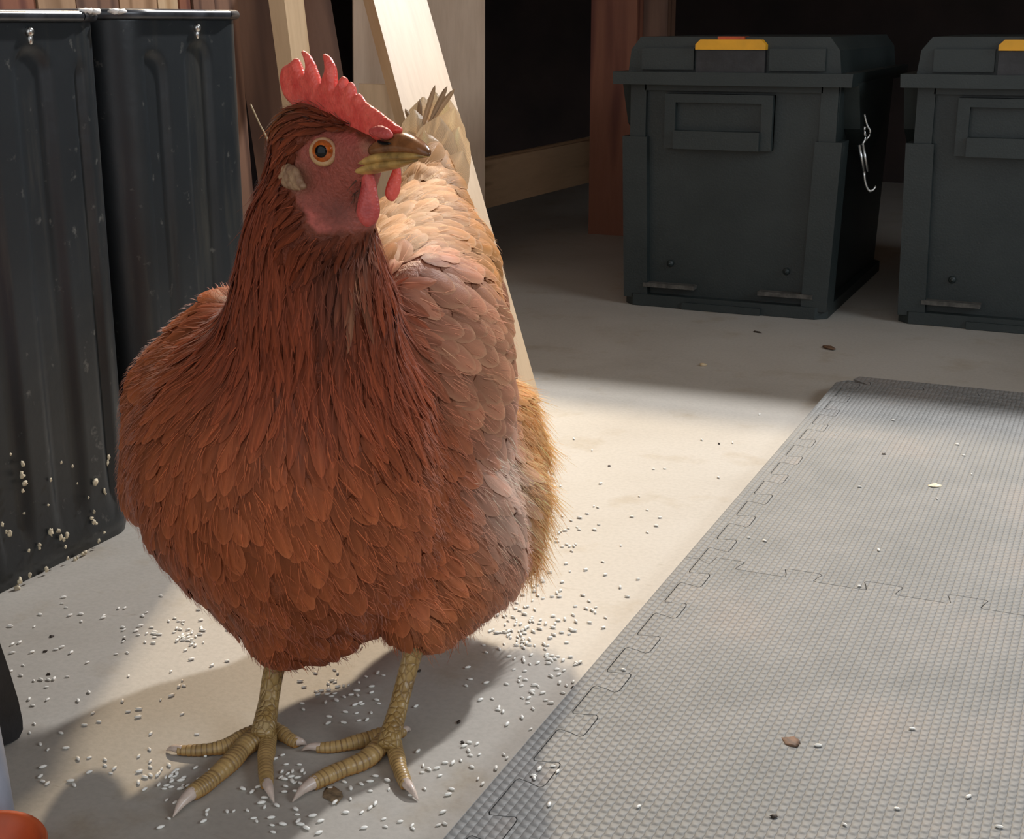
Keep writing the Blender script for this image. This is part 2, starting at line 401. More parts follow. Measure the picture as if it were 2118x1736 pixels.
# ------------------------------------------------------------------ timber at the back
def RP(x, y, Y): return room(P(x, y, Y))
def rdir(v): return room(np.array([v[0], v[1], v[2]]))
plank('leaning_board', room(G(1119, 832)), RP(883, 0, 1.82), 0.092, 0.018, rdir((0.58, -0.42, 0.75)), M['pale_wood'],
      'bright pale planed board leaning behind the hen down to the floor', over=0.42)
plank('vertical_post', RP(1003, 560, 2.40) * [1, 1, 0], RP(1003, 0, 2.40) , 0.105, 0.045, rdir((0.10, -1, 0)), M['grey_pine'],
      'greyish upright timber post right behind the leaning pale board', over=0.31)
plank('upright_board', RP(800, 600, 2.28) * [1, 1, 0], RP(800, 0, 2.28), 0.054, 0.018, rdir((0.2, -1, 0)), M['grey_pine'],
      'pale upright board seen between the dark gap and the leaning board', over=0.28)
plank('wood_offcut', RP(838, 700, 2.12) * [1, 1, 0], RP(838, 176, 2.12), 0.07, 0.02, rdir((0.1, -1, 0.05)), M['pine'],
      'short tan offcut with a cut top end behind the comb of the hen', over=0.0)
plank('brown_plank', room(G(790, 640)), RP(684, 0, 2.05), 0.042, 0.02, rdir((0.15, -0.9, 0.4)), M['brown_wood'],
      'narrow brown plank leaning just right of the bright grained plank', over=0.42)
plank('bright_plank', room(G(716, 735)), RP(628, 0, 1.62), 0.045, 0.02, rdir((0.60, -0.40, 0.75)), M['pale_wood'],
      'bright grained plank leaning behind the tip of the comb', over=0.35)
plank('wide_brown_plank', room(G(690, 665)), RP(600, 0, 1.92), 0.080, 0.02, rdir((-0.05, -1, 0.25)), M['brown_wood'],
      'wide reddish brown plank leaning beside the right hand dark bin', over=0.35)
plank('cross_rail', room(P(1003, 432, 2.62)), room(P(1300, 357, 3.12)), 0.09, 0.04, rdir((0.86, -0.50, 0.0)), M['pine'],
      'low horizontal pine rail with curved grain left of the storage boxes', left=True, over=0.25, drop=0.12)
# planks stacked upright behind the bins, only their tops show
u0 = -1.02
row = [(-60, 104, 'red_wood', 'red brown plank upright behind the left bin, leftmost of the row'), (106, 183, 'tan_wood', 'tan plank upright behind the left bin, beside the red brown plank'),
       (186, 272, 'brown_wood', 'dark tan plank behind the gap between the two dark bins'), (279, 355, 'tan_wood', 'light tan plank upright behind the right bin'),
       (358, 398, 'pale_wood', 'narrow pale plank behind the right bin'), (402, 424, 'red_wood', 'narrow red brown plank behind the right bin, right of the pale one'),
       (427, 470, 'brown_wood', 'brown plank behind the right bin, under its rivet side'), (473, 520, 'brown_wood', 'dark brown plank behind the right corner of the right bin')]
nu = np.array([math.cos(YAW), -math.sin(YAW), 0.0])
for x0, x1, mk, lab in row:
    pu = nu * u0
    a = room(PL(x0, 10, pu, nu)); b = room(PL(x1, 10, pu, nu)); dx = 0.006 * (hash(lab) % 3 if False else random.random())
    o = box_obj('stacked_plank', 0.0, 0.022, 0, abs(b[1]-a[1]), 0, 0.95 + 0.25*random.random(), M[mk], bevel=0.0012, seg=1)
    o.location = (u0 - 0.03 + dx, min(a[1], b[1]), 0); o.rotation_euler = (0, -0.03, 0)
    tag(o, lab, 'plank', 'planks stacked upright behind the bins')

# ------------------------------------------------------------------ dark fluted metal bins
def make_bin(name, uc, vc, half, height, label, flute_off, clumps):
    root = empty(name, (uc, vc, 0)); tag(root, label, 'bin', 'dark fluted metal bins')
    r = 0.032; per = []
    corners = [(half-r, half-r, 0), (-(half-r), half-r, 90), (-(half-r), -(half-r), 180), (half-r, -(half-r), 270)]
    nst = 44
    for ci, (cx_, cy_, a0) in enumerate(corners):
        for k in range(9):
            a = math.radians(a0 + 90*k/8); per.append((cx_+r*math.cos(a), cy_+r*math.sin(a), math.cos(a), math.sin(a), 9.0))
        nx_, ny_ = math.cos(math.radians(a0+90)), math.sin(math.radians(a0+90))
        x1_, y1_ = corners[(ci+1) % 4][:2]
        for k in range(1, nst):
            f = k/nst; s = (f-0.5)*2*(half-r)
            px_, py_ = cx_+(x1_-cx_)*f + r*nx_, cy_+(y1_-cy_)*f + r*ny_
            per.append((px_, py_, nx_, ny_, s))
    zs = list(np.linspace(0.0, height-0.05, 26)) + list(np.linspace(height-0.046, height-0.006, 16))
    V = []; F = []; n = len(per)
    for z in zs:
        infl = 0.0
        for (x, y, nx_, ny_, s) in per:
            d = 0.0
            if s < 5:
                for c0 in (flute_off, flute_off-0.062, flute_off+0.062):
                    hw = 0.021; top = height-0.022 if c0 == flute_off else height-0.03
                    dz = max(0.0, z - (top-hw), 0.05 - z); rr = math.hypot(s-c0, dz)
                    e = (hw - rr)/0.008; d -= 0.0042*max(0.0, min(1.0, e))**1.3
            base_r = -0.004*math.exp(-(z/0.006)**2)
            taper = 0.004*(z/height-0.5)
            V.append((x+nx_*(d+base_r+taper), y+ny_*(d+base_r+taper), z))
    for i in range(len(zs)-1):
        for k in range(n): F.append((i*n+k, i*n+(k+1) % n, (i+1)*n+(k+1) % n, (i+1)*n+k))
    # inner wall and bottom so the bin is a real vessel
    b0 = len(V)
    for z in (height-0.006, 0.012):
        for (x, y, nx_, ny_, s) in per: V.append((x-nx_*0.006, y-ny_*0.006, z))
    for k in range(n):
        F.append((b0-n+k, b0-n+(k+1) % n, b0+(k+1) % n, b0+k)); F.append((b0+k, b0+(k+1) % n, b0+n+(k+1) % n, b0+n+k))
    F.append(tuple(b0+n+k for k in range(n))); F.append(tuple(range(n-1, -1, -1)))
    mesh_obj('bin_shell', V, F, M['bin'], root, smooth=True)
    pts = [np.array((x+nx_*0.004, y+ny_*0.004, height-0.003)) for (x, y, nx_, ny_, s) in per[::3]]
    pts.append(pts[0]); TV, TF = tube_geo(pts, [0.0042]*len(pts), 8, cap=False)
    mesh_obj('rolled_rim', TV, TF, M['rim'], root, smooth=True)
    for sx_ in (1,):
        V2, F2 = uv_sphere((half+0.003, flute_off, height-0.014), (0.0032, 0.0036, 0.0036), 10, 6)
        rv = mesh_obj('rivet', V2, F2, M['steel'], root, smooth=True)
        V2, F2 = uv_sphere((half+0.002, flute_off+0.001, height-0.0195), (0.002, 0.0026, 0.004), 8, 5)
        mesh_obj('rivet_tab', V2, F2, M['steel'], root, smooth=True)
    return root
def uv_sphere(c, r, nu_=12, nv_=8):
    V = []; F = []; c = np.asarray(c, float); r = np.asarray(r, float)*np.ones(3)
    V.append(c+r*[0, 0, 1])
    for j in range(1, nv_):
        t = math.pi*j/nv_
        for i in range(nu_):
            p = 2*math.pi*i/nu_; V.append(c+r*[math.sin(t)*math.cos(p), math.sin(t)*math.sin(p), math.cos(t)])
    V.append(c-r*[0, 0, 1]); last = len(V)-1
    for i in range(nu_):
        F.append((0, 1+i, 1+(i+1) % nu_)); F.append((last, 1+(nv_-2)*nu_+(i+1) % nu_, 1+(nv_-2)*nu_+i))
    for j in range(nv_-2):
        for i in range(nu_):
            a = 1+j*nu_; F.append((a+i, a+nu_+i, a+nu_+(i+1) % nu_, a+(i+1) % nu_))
    return np.array(V), F
bin1 = make_bin('metal_bin', -0.84, 0.774, 0.098, 0.426, 'dark fluted metal bin with feed splashes, nearest at the left edge', 0.012, True)
bin2 = make_bin('metal_bin', -0.84, 0.981, 0.090, 0.428, 'dark fluted metal bin directly behind the hen\'s neck, right of the splashed bin', 0.014, False)
# dried feed stuck to the near bin
def lump(r, k=0.45, n=8):
    V, F = uv_sphere((0, 0, 0), r, n, 5)
    V = V * (1 + k*(rng.random((len(V), 1))-0.5)); return V, F
cl = [(232,915,6),(236,930,7),(225,945,5),(238,955,4),(48,960,6),(46,985,7),(52,1000,6),(47,1015,4),(22,940,3),(127,957,3),(198,998,7),(216,1016,5),(243,1022,6),(246,1040,6),(190,1072,6),(194,1080,5),(105,1102,7),(120,1098,5),(126,1112,5),(138,1108,6),(20,1104,6),(82,1128,5),(136,1132,4),(183,1030,3),(170,1146,4),(216,1102,4),(248,1055,6),(236,1062,4),(105,993,4),(60,1140,4),(155,1160,5),(176,1143,5),(96,1178,5),(62,1190,5),(245,980,4),(150,965,3),(160,1000,3),(100,1045,3),(50,1062,3),(35,1217,9),(140,1155,4),(205,1118,5),(5,1085,4),(232,1092,5),(222,960,4),(238,1080,5)]
for x, y, s in cl:
    for _k in range(2 if s > 4 else 1):
        xx = x + random.gauss(0, 3.5)*(_k > 0); yy = y + random.gauss(0, 6)*(_k > 0)
        u_ = -0.7415 if xx < 205 else -0.7415 - 0.02*((xx-205)/45.0)**2
        p = room(PL(xx, yy, nu*u_, nu)); R_ = s*(1.0 if _k == 0 else 0.7)/3300.0*1.25
        V, F = lump((R_*0.6, R_*rng.uniform(0.6, 1.1), R_*rng.uniform(0.7, 1.3)), 0.8)
        mesh_obj('feed_clump', V + (p - np.array(bin1.location)), F, M['mash'], bin1, smooth=True)
for k, xs_ in enumerate((170, 184, 197, 236, 250)):
    p = room(PL(xs_, 22+0.5*k, nu*-0.738, nu)); V, F = lump((0.004, 0.006, 0.0022), 0.8)
    rt_ = bin1 if p[1] < 0.872 else bin2
    mesh_obj('paint_smear', V + (p - np.array(rt_.location)), F, M['white_paint'], rt_, smooth=True)

# ------------------------------------------------------------------ things cut by the left edge
# the crate stands on the floor; only its corner shows
bb = empty('black_crate', (-0.64, 0.45, 0))
def onu(x, y, u_): q = room(PL(x, y, nu*u_, nu)); return (q[1]-0.45, q[2])
UB = -0.575
pt = [onu(0, 1548, UB), onu(25, 1541, UB), onu(40, 1530, UB), onu(48, 1512, UB), onu(47, 1492, UB), onu(38, 1450, UB), onu(18, 1385, UB), onu(0, 1332, UB), onu(-60, 1180, UB)]
zmin = min(p[1] for p in pt)
poly = [(p[0], max(0.0005, p[1]-min(0, zmin))) for p in pt]
top = poly[-1]; poly += [(top[0]-0.03, top[1]), (-0.05, top[1]), (-0.05, poly[0][1])]
prism('crate_side', poly, 'x', 0.045, 0.065, M['black'], bb, 0.003)
box_obj('crate_body', -0.05, 0.047, -0.05, 0.035, 0.001, 0.09, M['black'], bb, 0.006)
tag(bb, 'black plastic crate with a rounded corner cut off by the left edge', 'crate')
gp = room(G(5, 1736)); gq = room(P(-32, 1560, 0.655))
V, F = tube_geo([room(G(-12, 1742)), room(P(-36, 1590, 0.645)), room(P(-62, 1450, 0.66))], [0.0125]*3, 20)
b0 = V.mean(0) * [1, 1, 0]
tag(mesh_obj('metal_pole', V-b0, F, M['grey'], smooth=True, loc=b0), 'pale blue grey metal pole at the bottom left corner', 'pole')
# small orange bowl
ob = room(G(-42, 1758, 0.022)); prof = [(0.0, 0.001), (0.022, 0.001), (0.030, 0.018), (0.0325, 0.0225), (0.0315, 0.0245), (0.029, 0.0235), (0.0265, 0.018), (0.019, 0.005), (0.0, 0.004)]
V = []; F = []; n = 40
for (r_, z_) in prof:
    for k in range(n): a = 2*math.pi*k/n; V.append((r_*math.cos(a), r_*math.sin(a), z_))
for i in range(len(prof)-1):
    for k in range(n): F.append((i*n+k, i*n+(k+1) % n, (i+1)*n+(k+1) % n, (i+1)*n+k))
tag(mesh_obj('orange_bowl', V, F, M['terracotta'], smooth=True, loc=(ob[0], ob[1], 0)), 'small orange terracotta bowl at the bottom left corner', 'bowl')

# ------------------------------------------------------------------ storage boxes
def make_box(name, u0_, v0_, label, hook):
    r = empty(name, (u0_, v0_, 0)); tag(r, label, 'storage box', 'black storage boxes')
    W0, W1, D = 0.150, 0.161, 0.46     # half widths bottom/top, depth; front face at y=0, z up
    pm = M['plastic']
    def taper_prism(nm, w0, w1, y0, y1, z0, z1, bev, mat=pm, ch=0.0, shift=0.0):
        bm = bmesh.new(); vv = add_box(bm, -1, 1, y0, y1, z0, z1)
        for v in vv: v.co.x *= (w0 if v.co.z < (z0+z1)/2 else w1)
        return bm_obj(nm, bm, mat, r, bevel=bev)
    taper_prism('body', W0-0.006, W1-0.006, 0.012, D, 0.012, 0.335, 0.006)
    # base rim with chamfered corners
    c = 0.016
    prism('base_rim', [(-W0-0.006+c, -0.004), (W0+0.006-c, -0.004), (W0+0.006, -0.004+c), (W0+0.006, D+0.004-c), (W0+0.006-c, D+0.004), (-W0-0.006+c, D+0.004), (-W0-0.006, D+0.004-c), (-W0-0.006, -0.004+c)], 'z', 0.0005, 0.018, pm, r, 0.003)
    box_obj('base_step', -0.06, 0.06, -0.009, 0.01, 0.0005, 0.011, pm, r, 0.002)
    # corner columns
    for s in (-1, 1):
        bm = bmesh.new(); vv = add_box(bm, -0.019, 0.019, -0.001, 0.05, 0.012, 0.255)
        for v in vv: v.co.x += s*(W0-0.013 + 0.007*(v.co.z-0.012)/0.24)
        bm_obj('corner_column', bm, pm, r, bevel=0.004)
        bm = bmesh.new(); add_box(bm, -0.012, 0.012, 0.004, 0.03, 0.25, 0.335)
        for v in bm.verts: v.co.x += s*(W1-0.020)
        bm_obj('column_top', bm, pm, r, bevel=0.003)
        # side gusset under the lip
        prism('side_gusset', [(0.03, 0.335), (0.30, 0.335), (0.27, 0.27), (0.20, 0.235), (0.12, 0.235), (0.06, 0.27)], 'x', s*0.150, s*0.176, pm, r, 0.003)
    # ledges, rivets
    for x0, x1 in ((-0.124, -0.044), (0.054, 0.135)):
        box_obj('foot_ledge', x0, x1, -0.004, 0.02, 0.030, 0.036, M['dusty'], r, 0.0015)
    for x in (-0.086, 0.092):
        V, F = uv_sphere((x, 0.010, 0.066), (0.0055, 0.0045, 0.0055), 12, 8); mesh_obj('rivet', V, F, pm, r, smooth=True)
        V, F = uv_sphere((x, 0.0065, 0.066), (0.0025, 0.003, 0.0025), 8, 6); mesh_obj('rivet_head', V, F, pm, r, smooth=True)
    # handle: frame round a recess and a grip bar
    hx0, hx1, hz0, hz1 = -0.097, 0.063, 0.240, 0.318
    h = empty('handle', (0, 0, 0)); h.parent = r
    fr = box_obj('handle_plate', hx0, hx1, 0.006, 0.02, hz0, hz1, pm, r, 0.003)
    bpy.data.objects.remove(h)
    for a in ((hx0, hx1, -0.004, 0.012, hz1-0.012, hz1), (hx0, hx0+0.016, -0.004, 0.012, hz0, hz1-0.012), (hx1-0.016, hx1, -0.004, 0.012, hz0, hz1-0.012)):
        box_obj('handle_frame', *a, pm, fr, 0.002)
    box_obj('grip', hx0+0.016, hx1-0.016, -0.012, 0.008, hz0, hz0+0.026, pm, fr, 0.005, 3)
    box_obj('front_rib', -W1+0.03, W1-0.03, 0.004, 0.02, 0.322, 0.332, pm, r, 0.002)
    # lip and lid
    taper_prism('lip', W1+0.013, W1+0.014, -0.016, D+0.014, 0.331, 0.349, 0.004)
    Wl = 0.156; zt = 0.398
    prism('lid', [(-Wl, 0.347), (Wl, 0.347), (Wl-0.004, zt-0.018), (Wl-0.018, zt), (-Wl+0.018, zt), (-Wl+0.004, zt-0.018)], 'y', 0.0, D, pm, r, 0.004)
    for x0, x1 in ((-Wl+0.022, -0.055), (0.055, Wl-0.022)):
        box_obj('lid_panel', x0, x1, -0.006, 0.01, 0.352, 0.382, pm, r, 0.003)
    box_obj('latch_panel', -0.050, 0.050, -0.010, 0.02, 0.349, 0.380, M['black'], r, 0.003)
    la = prism('latch', [(-0.051, 0.3805), (0.051, 0.3805), (0.051, 0.3875), (0.044, 0.3945), (-0.044, 0.3945), (-0.051, 0.3875)], 'y', -0.014, 0.03, M['yellow'], r, 0.0015)
    box_obj('latch_tab', -0.020, 0.018, -0.008, 0.02, 0.3945, 0.3985, M['terracotta'], la, 0.001)
    return r
make_box('storage_box', -0.532, 1.945, 'black storage box with a yellow latch beside the pine rail, shown whole', True)
make_box('storage_box', -0.123, 1.972, 'black storage box with a yellow latch cut off by the right edge', False)
# steel hook hanging at the side of the first box
hk = empty('steel_hook', (-0.345, 1.99, 0.0))
def hp(x, y, Y=2.0): q = room(P(x, y, 1.96)); return q - np.array((-0.345, 1.99, 0.0))
V, F = tube_geo(smooth_path([hp(1788, 236), hp(1791, 250), hp(1795, 262), hp(1800, 270), hp(1799, 280), hp(1790, 290)], 14), [0.0016]*14, 8)
mesh_obj('hook_wire', V, F, M['steel'], hk, smooth=True)
V, F = tube_geo(smooth_path([hp(1789, 262), hp(1787, 272), hp(1791, 285), hp(1783, 300)], 10), [0.002]*10, 8)
mesh_obj('hook_eye', V, F, M['steel'], hk, smooth=True)
for dx in (0, 8):
    V, F = tube_geo([hp(1777+dx, 300), hp(1787+dx, 355)], [0.0022]*2, 8); mesh_obj('shank', V, F, M['steel'], hk, smooth=True)
V, F = tube_geo(smooth_path([hp(1787, 355), hp(1790, 378), hp(1797, 394), hp(1806, 393), hp(1812, 385)], 12), [0.0022]*12, 8)
mesh_obj('hook_tip', V, F, M['steel'], hk, smooth=True)
tag(hk, 'bright steel hook hanging on the right side of the whole storage box', 'hook')

# ------------------------------------------------------------------ foam mat of interlocking tiles
PT = 0.06; ML, MV = -0.2827, 0.956; TH = 0.013
def tooth_line(n, phase, amp, sub=3):
    # jigsaw edge from 0 to n teeth: list of (along, offset); rounded dovetails
    pts = []; hw = 0.25
    for k in range(n):
        c = k + phase
        for (a, o) in ((-0.5, -1), (-0.215, -1), (-0.175, -0.86), (-0.20, 0.0), (-0.235, 0.72), (-0.21, 0.93), (-0.15, 1), (0.15, 1), (0.21, 0.93), (0.235, 0.72), (0.20, 0.0), (0.175, -0.86), (0.215, -1)):
            pts.append(((c+a)*PT, o*amp))
    pts.append(((n-0.5+phase)*PT, -amp))
    return pts
AMP = 0.0085; SB = 0.020; GAP = 0.00035
def edge(n, phase):
    s = tooth_line(n+2, phase-1, AMP); hi = n*PT; out = []
    for p, q in zip(s[:-1], s[1:]):
        for lim in (0.0, hi):
            if (p[0]-lim)*(q[0]-lim) < 0 and abs(p[1]-q[1]) < 1e-9: out.append((lim, p[1]))
        if 0 < q[0] < hi: out.append(q)
    return out
def shrink(poly, g):
    out = []; n = len(poly); area_ = sum(poly[i][0]*poly[(i+1) % n][1]-poly[(i+1) % n][0]*poly[i][1] for i in range(n))
    sgn = 1 if area_ > 0 else -1
    for i in range(n):
        p0, p1, p2 = (np.array(poly[j % n]) for j in (i-1, i, i+1))
        d1, d2 = p1-p0, p2-p1
        t = d1/max(1e-9, np.linalg.norm(d1)) + d2/max(1e-9, np.linalg.norm(d2))
        if np.linalg.norm(t) < 1e-6: t = d2
        t = t/np.linalg.norm(t); out.append(tuple(p1 + sgn*g*np.array((-t[1], t[0]))))
    return out
n10 = 10
e_left_near = edge(n10, 0.34); e_left_far = edge(n10, 0.62); e_seam = edge(n10, 0.20); e_far = edge(n10, 0.5)
X0 = ML + SB; X1 = X0 + 0.6
def mat_piece(name, poly, label, cat, group, lift=0.0):
    c = np.mean(poly, 0); p2 = [(p[0]-c[0], p[1]-c[1]) for p in shrink(poly, GAP)]
    n = len(p2); vv, _, ff = delaunay_2d_cdt([Vector(p) for p in p2], [(i, (i+1) % n) for i in range(n)], [], 1, 1e-7)[:3]
    bm = bmesh.new(); lo = [bm.verts.new((p[0], p[1], 0.0)) for p in vv]; hi = [bm.verts.new((p[0], p[1], TH)) for p in vv]
    for f in ff: bm.faces.new([hi[i] for i in f]); bm.faces.new([lo[i] for i in reversed(f)])
    for i in range(n): bm.faces.new((lo[i], lo[(i+1) % n], hi[(i+1) % n], hi[i]))
    o = bm_obj(name, bm, M['foam']); o.location = (c[0], c[1], 0.0004+lift); return tag(o, label, cat, group)
grp = 'interlocking grey foam floor mat'
near_v0 = MV-0.6; far_v1 = MV+0.6
Lnear = [(X0+o, near_v0+a) for a, o in e_left_near]; Lfar = [(X0+o, MV+a) for a, o in e_left_far]
S = [(X0+a, MV+o) for a, o in e_seam]; Fr = [(X0+a, far_v1+o) for a, o in e_far]
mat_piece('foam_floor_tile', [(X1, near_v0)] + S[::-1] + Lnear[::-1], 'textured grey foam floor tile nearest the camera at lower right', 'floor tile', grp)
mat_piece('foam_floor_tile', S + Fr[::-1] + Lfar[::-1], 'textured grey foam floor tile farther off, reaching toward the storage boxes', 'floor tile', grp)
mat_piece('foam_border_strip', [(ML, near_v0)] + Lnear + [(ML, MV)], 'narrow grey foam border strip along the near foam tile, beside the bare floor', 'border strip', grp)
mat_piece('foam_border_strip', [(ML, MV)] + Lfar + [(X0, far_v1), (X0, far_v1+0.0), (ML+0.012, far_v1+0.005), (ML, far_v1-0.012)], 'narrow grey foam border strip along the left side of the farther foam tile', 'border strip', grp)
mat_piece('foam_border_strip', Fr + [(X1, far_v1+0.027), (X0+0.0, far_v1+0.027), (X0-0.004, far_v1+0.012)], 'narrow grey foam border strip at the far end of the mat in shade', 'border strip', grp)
#HEN#

# ================================================================== the hen
BASE = np.array([-0.115, 0.745, 0.0])
hen = empty('hen', tuple(room(BASE)), YAW)
tag(hen, 'reddish brown hen with a red comb standing on the floor', 'hen')
def hloc(v): return np.asarray(v, float) - BASE

# ---- body as one implicit surface
PR = []   # (kind, params, region)
def cone(p, q, r0, r1, reg): PR.append(('c', np.asarray(p, float), np.asarray(q, float), r0, r1, reg))
def ell(c, r, reg, rot=None): PR.append(('e', np.asarray(c, float), np.asarray(r, float), rot, None, reg))
def rot_to(a, b):   # columns: axis a, axis b', normal
    a = nrm(a); b = np.asarray(b, float); b = nrm(b-(b@a)*a); return np.stack([a, b, np.cross(a, b)], 1)
# breast and body
ell(P(598, 965, 0.770), (0.0885, 0.090, 0.090), 'breast')
ell(P(660, 1090, 0.775), (0.072, 0.080, 0.060), 'belly')
ell(P(735, 900, 0.845), (0.082, 0.098, 0.088), 'flank')
cone(P(550, 1085, 0.775), P(590, 1305, 0.750), 0.066, 0.020, 'thigh')
cone(P(605, 1265, 0.748), P(685, 1298, 0.752), 0.022, 0.016, 'thigh')
cone(P(880, 1110, 0.825), P(862, 1288, 0.755), 0.060, 0.016, 'thigh2')
cone(P(960, 1170, 0.825), P(905, 1262, 0.775), 0.036, 0.020, 'thigh2')
# rear, fluff, back, tail base
ell(P(910, 930, 0.915), (0.060, 0.07, 0.068), 'rear')
cone(P(1022, 890, 0.935), P(1072, 940, 0.94), 0.033, 0.0195, 'fluff')
cone(P(1042, 1040, 0.89), P(1042, 1130, 0.875), 0.029, 0.0235, 'fluff')
cone(P(835, 680, 0.86), P(870, 560, 0.935), 0.066, 0.050, 'back')
cone(P(870, 560, 0.935), P(888, 420, 0.985), 0.050, 0.022, 'back')
cone(P(893, 430, 0.99), P(895, 330, 1.02), 0.023, 0.011, 'tail')
# wings
ell(P(928, 765, 0.822), (0.082, 0.046, 0.027), 'wing', rot_to(P(985, 900, 0.848)-P(870, 630, 0.80), (0.35, 0.45, 0.45)))
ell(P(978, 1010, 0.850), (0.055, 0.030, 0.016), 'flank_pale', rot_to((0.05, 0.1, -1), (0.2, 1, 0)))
ell(P(352, 900, 0.81), (0.070, 0.045, 0.024), 'wing_far', rot_to(P(318, 1000, 0.86)-P(420, 720, 0.81), (-0.2, 1, 0)))
cone(P(485, 695, 0.805), P(390, 825, 0.825), 0.028, 0.036, 'wing_far')
# neck and head
cone(P(640, 790, 0.755), P(648, 640, 0.735), 0.066, 0.040, 'neck')
cone(P(648, 640, 0.735), P(640, 480, 0.722), 0.040, 0.028, 'neck')
cone(P(640, 480, 0.722), P(650, 310, 0.712), 0.028, 0.0195, 'neck')
HB, HF = P(650, 300, 0.712), P(768, 312, 0.672)
cone(HB, HF, 0.0190, 0.0088, 'head')
cone(P(690, 350, 0.700), P(740, 352, 0.683), 0.0150, 0.0092, 'head')
cone(P(672, 400, 0.705), P(690, 455, 0.700), 0.0130, 0.0080, 'head')
cone(P(730, 380, 0.692), P(735, 440, 0.695), 0.0100, 0.0090, 'head')
cone(P(634, 408, 0.694), P(650, 470, 0.692), 0.0050, 0.0062, 'head')
cone(P(650, 470, 0.692), P(700, 478, 0.690), 0.0062, 0.0066, 'head')
REG = [p[5] for p in PR]

def prim_d(p, i):
    k, a, b, c, d, _ = PR[i]
    if k == 'e':
        q = p - a
        if c is not None: q = q @ c
        k0 = np.linalg.norm(q/b, axis=-1); k1 = np.linalg.norm(q/(b*b), axis=-1)
        return k0*(k0-1.0)/np.maximum(k1, 1e-9)
    ab = b - a; t = np.clip(((p-a) @ ab)/(ab @ ab), 0, 1)
    return np.linalg.norm(p - a - t[..., None]*ab, axis=-1) - (c + (d-c)*t)
KS = 0.0075
KARR = [0.0045 if r == 'head' else KS for r in REG]
def sdf(p, w=False):
    acc = 0.0; ds = []
    for i in range(len(PR)):
        d = prim_d(p, i); ds.append(d)
    ds = np.stack(ds, 0); m = ds.min(0)
    # smooth union: log-sum-exp with a tighter blend around the head
    hd = np.clip((p[..., 2]-0.30)/0.04, 0, 1); k = KS*(1-hd) + 0.0045*hd
    e = np.exp(-(ds-m)/k); s = e.sum(0); v = m - k*np.log(s)
    if w: return v, e/s
    return v
def grad(p):
    h = 0.0006; out = np.empty_like(p)
    for i in range(3):
        q = p.copy(); q[..., i] += h; r = p.copy(); r[..., i] -= h; out[..., i] = sdf(q)-sdf(r)
    return out/np.maximum(np.linalg.norm(out, axis=-1, keepdims=True), 1e-12)

def surface_nets(F, org, h):
    nx, ny, nz = F.shape; ins = F < 0
    c = ins[:-1, :-1, :-1].astype(np.int8)
    for dx, dy, dz in ((1,0,0),(0,1,0),(1,1,0),(0,0,1),(1,0,1),(0,1,1),(1,1,1)):
        c = c + ins[dx:nx-1+dx, dy:ny-1+dy, dz:nz-1+dz]
    act = np.argwhere((c > 0) & (c < 8)); idx = -np.ones((nx-1, ny-1, nz-1), np.int32); idx[tuple(act.T)] = np.arange(len(act))
    offs = np.array([(i & 1, (i >> 1) & 1, (i >> 2) & 1) for i in range(8)])
    val = np.stack([F[act[:, 0]+o[0], act[:, 1]+o[1], act[:, 2]+o[2]] for o in offs], 1)
    pos = np.zeros((len(act), 3)); cnt = np.zeros(len(act))
    for a in range(8):
        for b in range(a+1, 8):
            if bin_count(a ^ b) != 1: continue
            va, vb = val[:, a], val[:, b]; mk = (va < 0) != (vb < 0); t = np.where(mk, va/(va-vb+1e-20), 0)
            pos += np.where(mk[:, None], offs[a]+(offs[b]-offs[a])*t[:, None], 0); cnt += mk
    V = org + h*(act + pos/cnt[:, None]); Fc = []
    for ax in range(3):
        o = [0, 0, 0]; o[ax] = 1
        A = ins[:nx-o[0], :ny-o[1], :nz-o[2]]; B = ins[o[0]:, o[1]:, o[2]:]
        e = np.argwhere(A != B); b1, b2 = (ax+1) % 3, (ax+2) % 3
        ok = (e[:, b1] > 0) & (e[:, b2] > 0) & (e[:, b1] < F.shape[b1]-1) & (e[:, b2] < F.shape[b2]-1); e = e[ok]
        q = []
        for s1, s2 in ((1, 1), (0, 1), (0, 0), (1, 0)):
            g = e.copy(); g[:, b1] -= s1; g[:, b2] -= s2; q.append(idx[tuple(g.T)])
        q = np.stack(q, 1); flip = ~A[tuple(e.T)]; q[flip] = q[flip][:, ::-1]; Fc.append(q[(q >= 0).all(1)])
    return V, np.concatenate(Fc)
def bin_count(x): return bin(x).count('1')

lo = np.array([-0.285, 0.625, 0.012]); hi = np.array([0.085, 1.075, 0.425]); H = 0.0032
dims = np.ceil((hi-lo)/H).astype(int)
gx, gy, gz = [lo[i] + H*np.arange(dims[i]) for i in range(3)]
Fg = np.empty(dims, np.float32)
for i, x in enumerate(gx):
    pp = np.stack(np.broadcast_arrays(x, gy[:, None], gz[None, :]), -1); Fg[i] = sdf(pp)
BV, BF = surface_nets(Fg, lo, H)
for _ in range(2): BV = BV - sdf(BV)[:, None]*grad(BV)

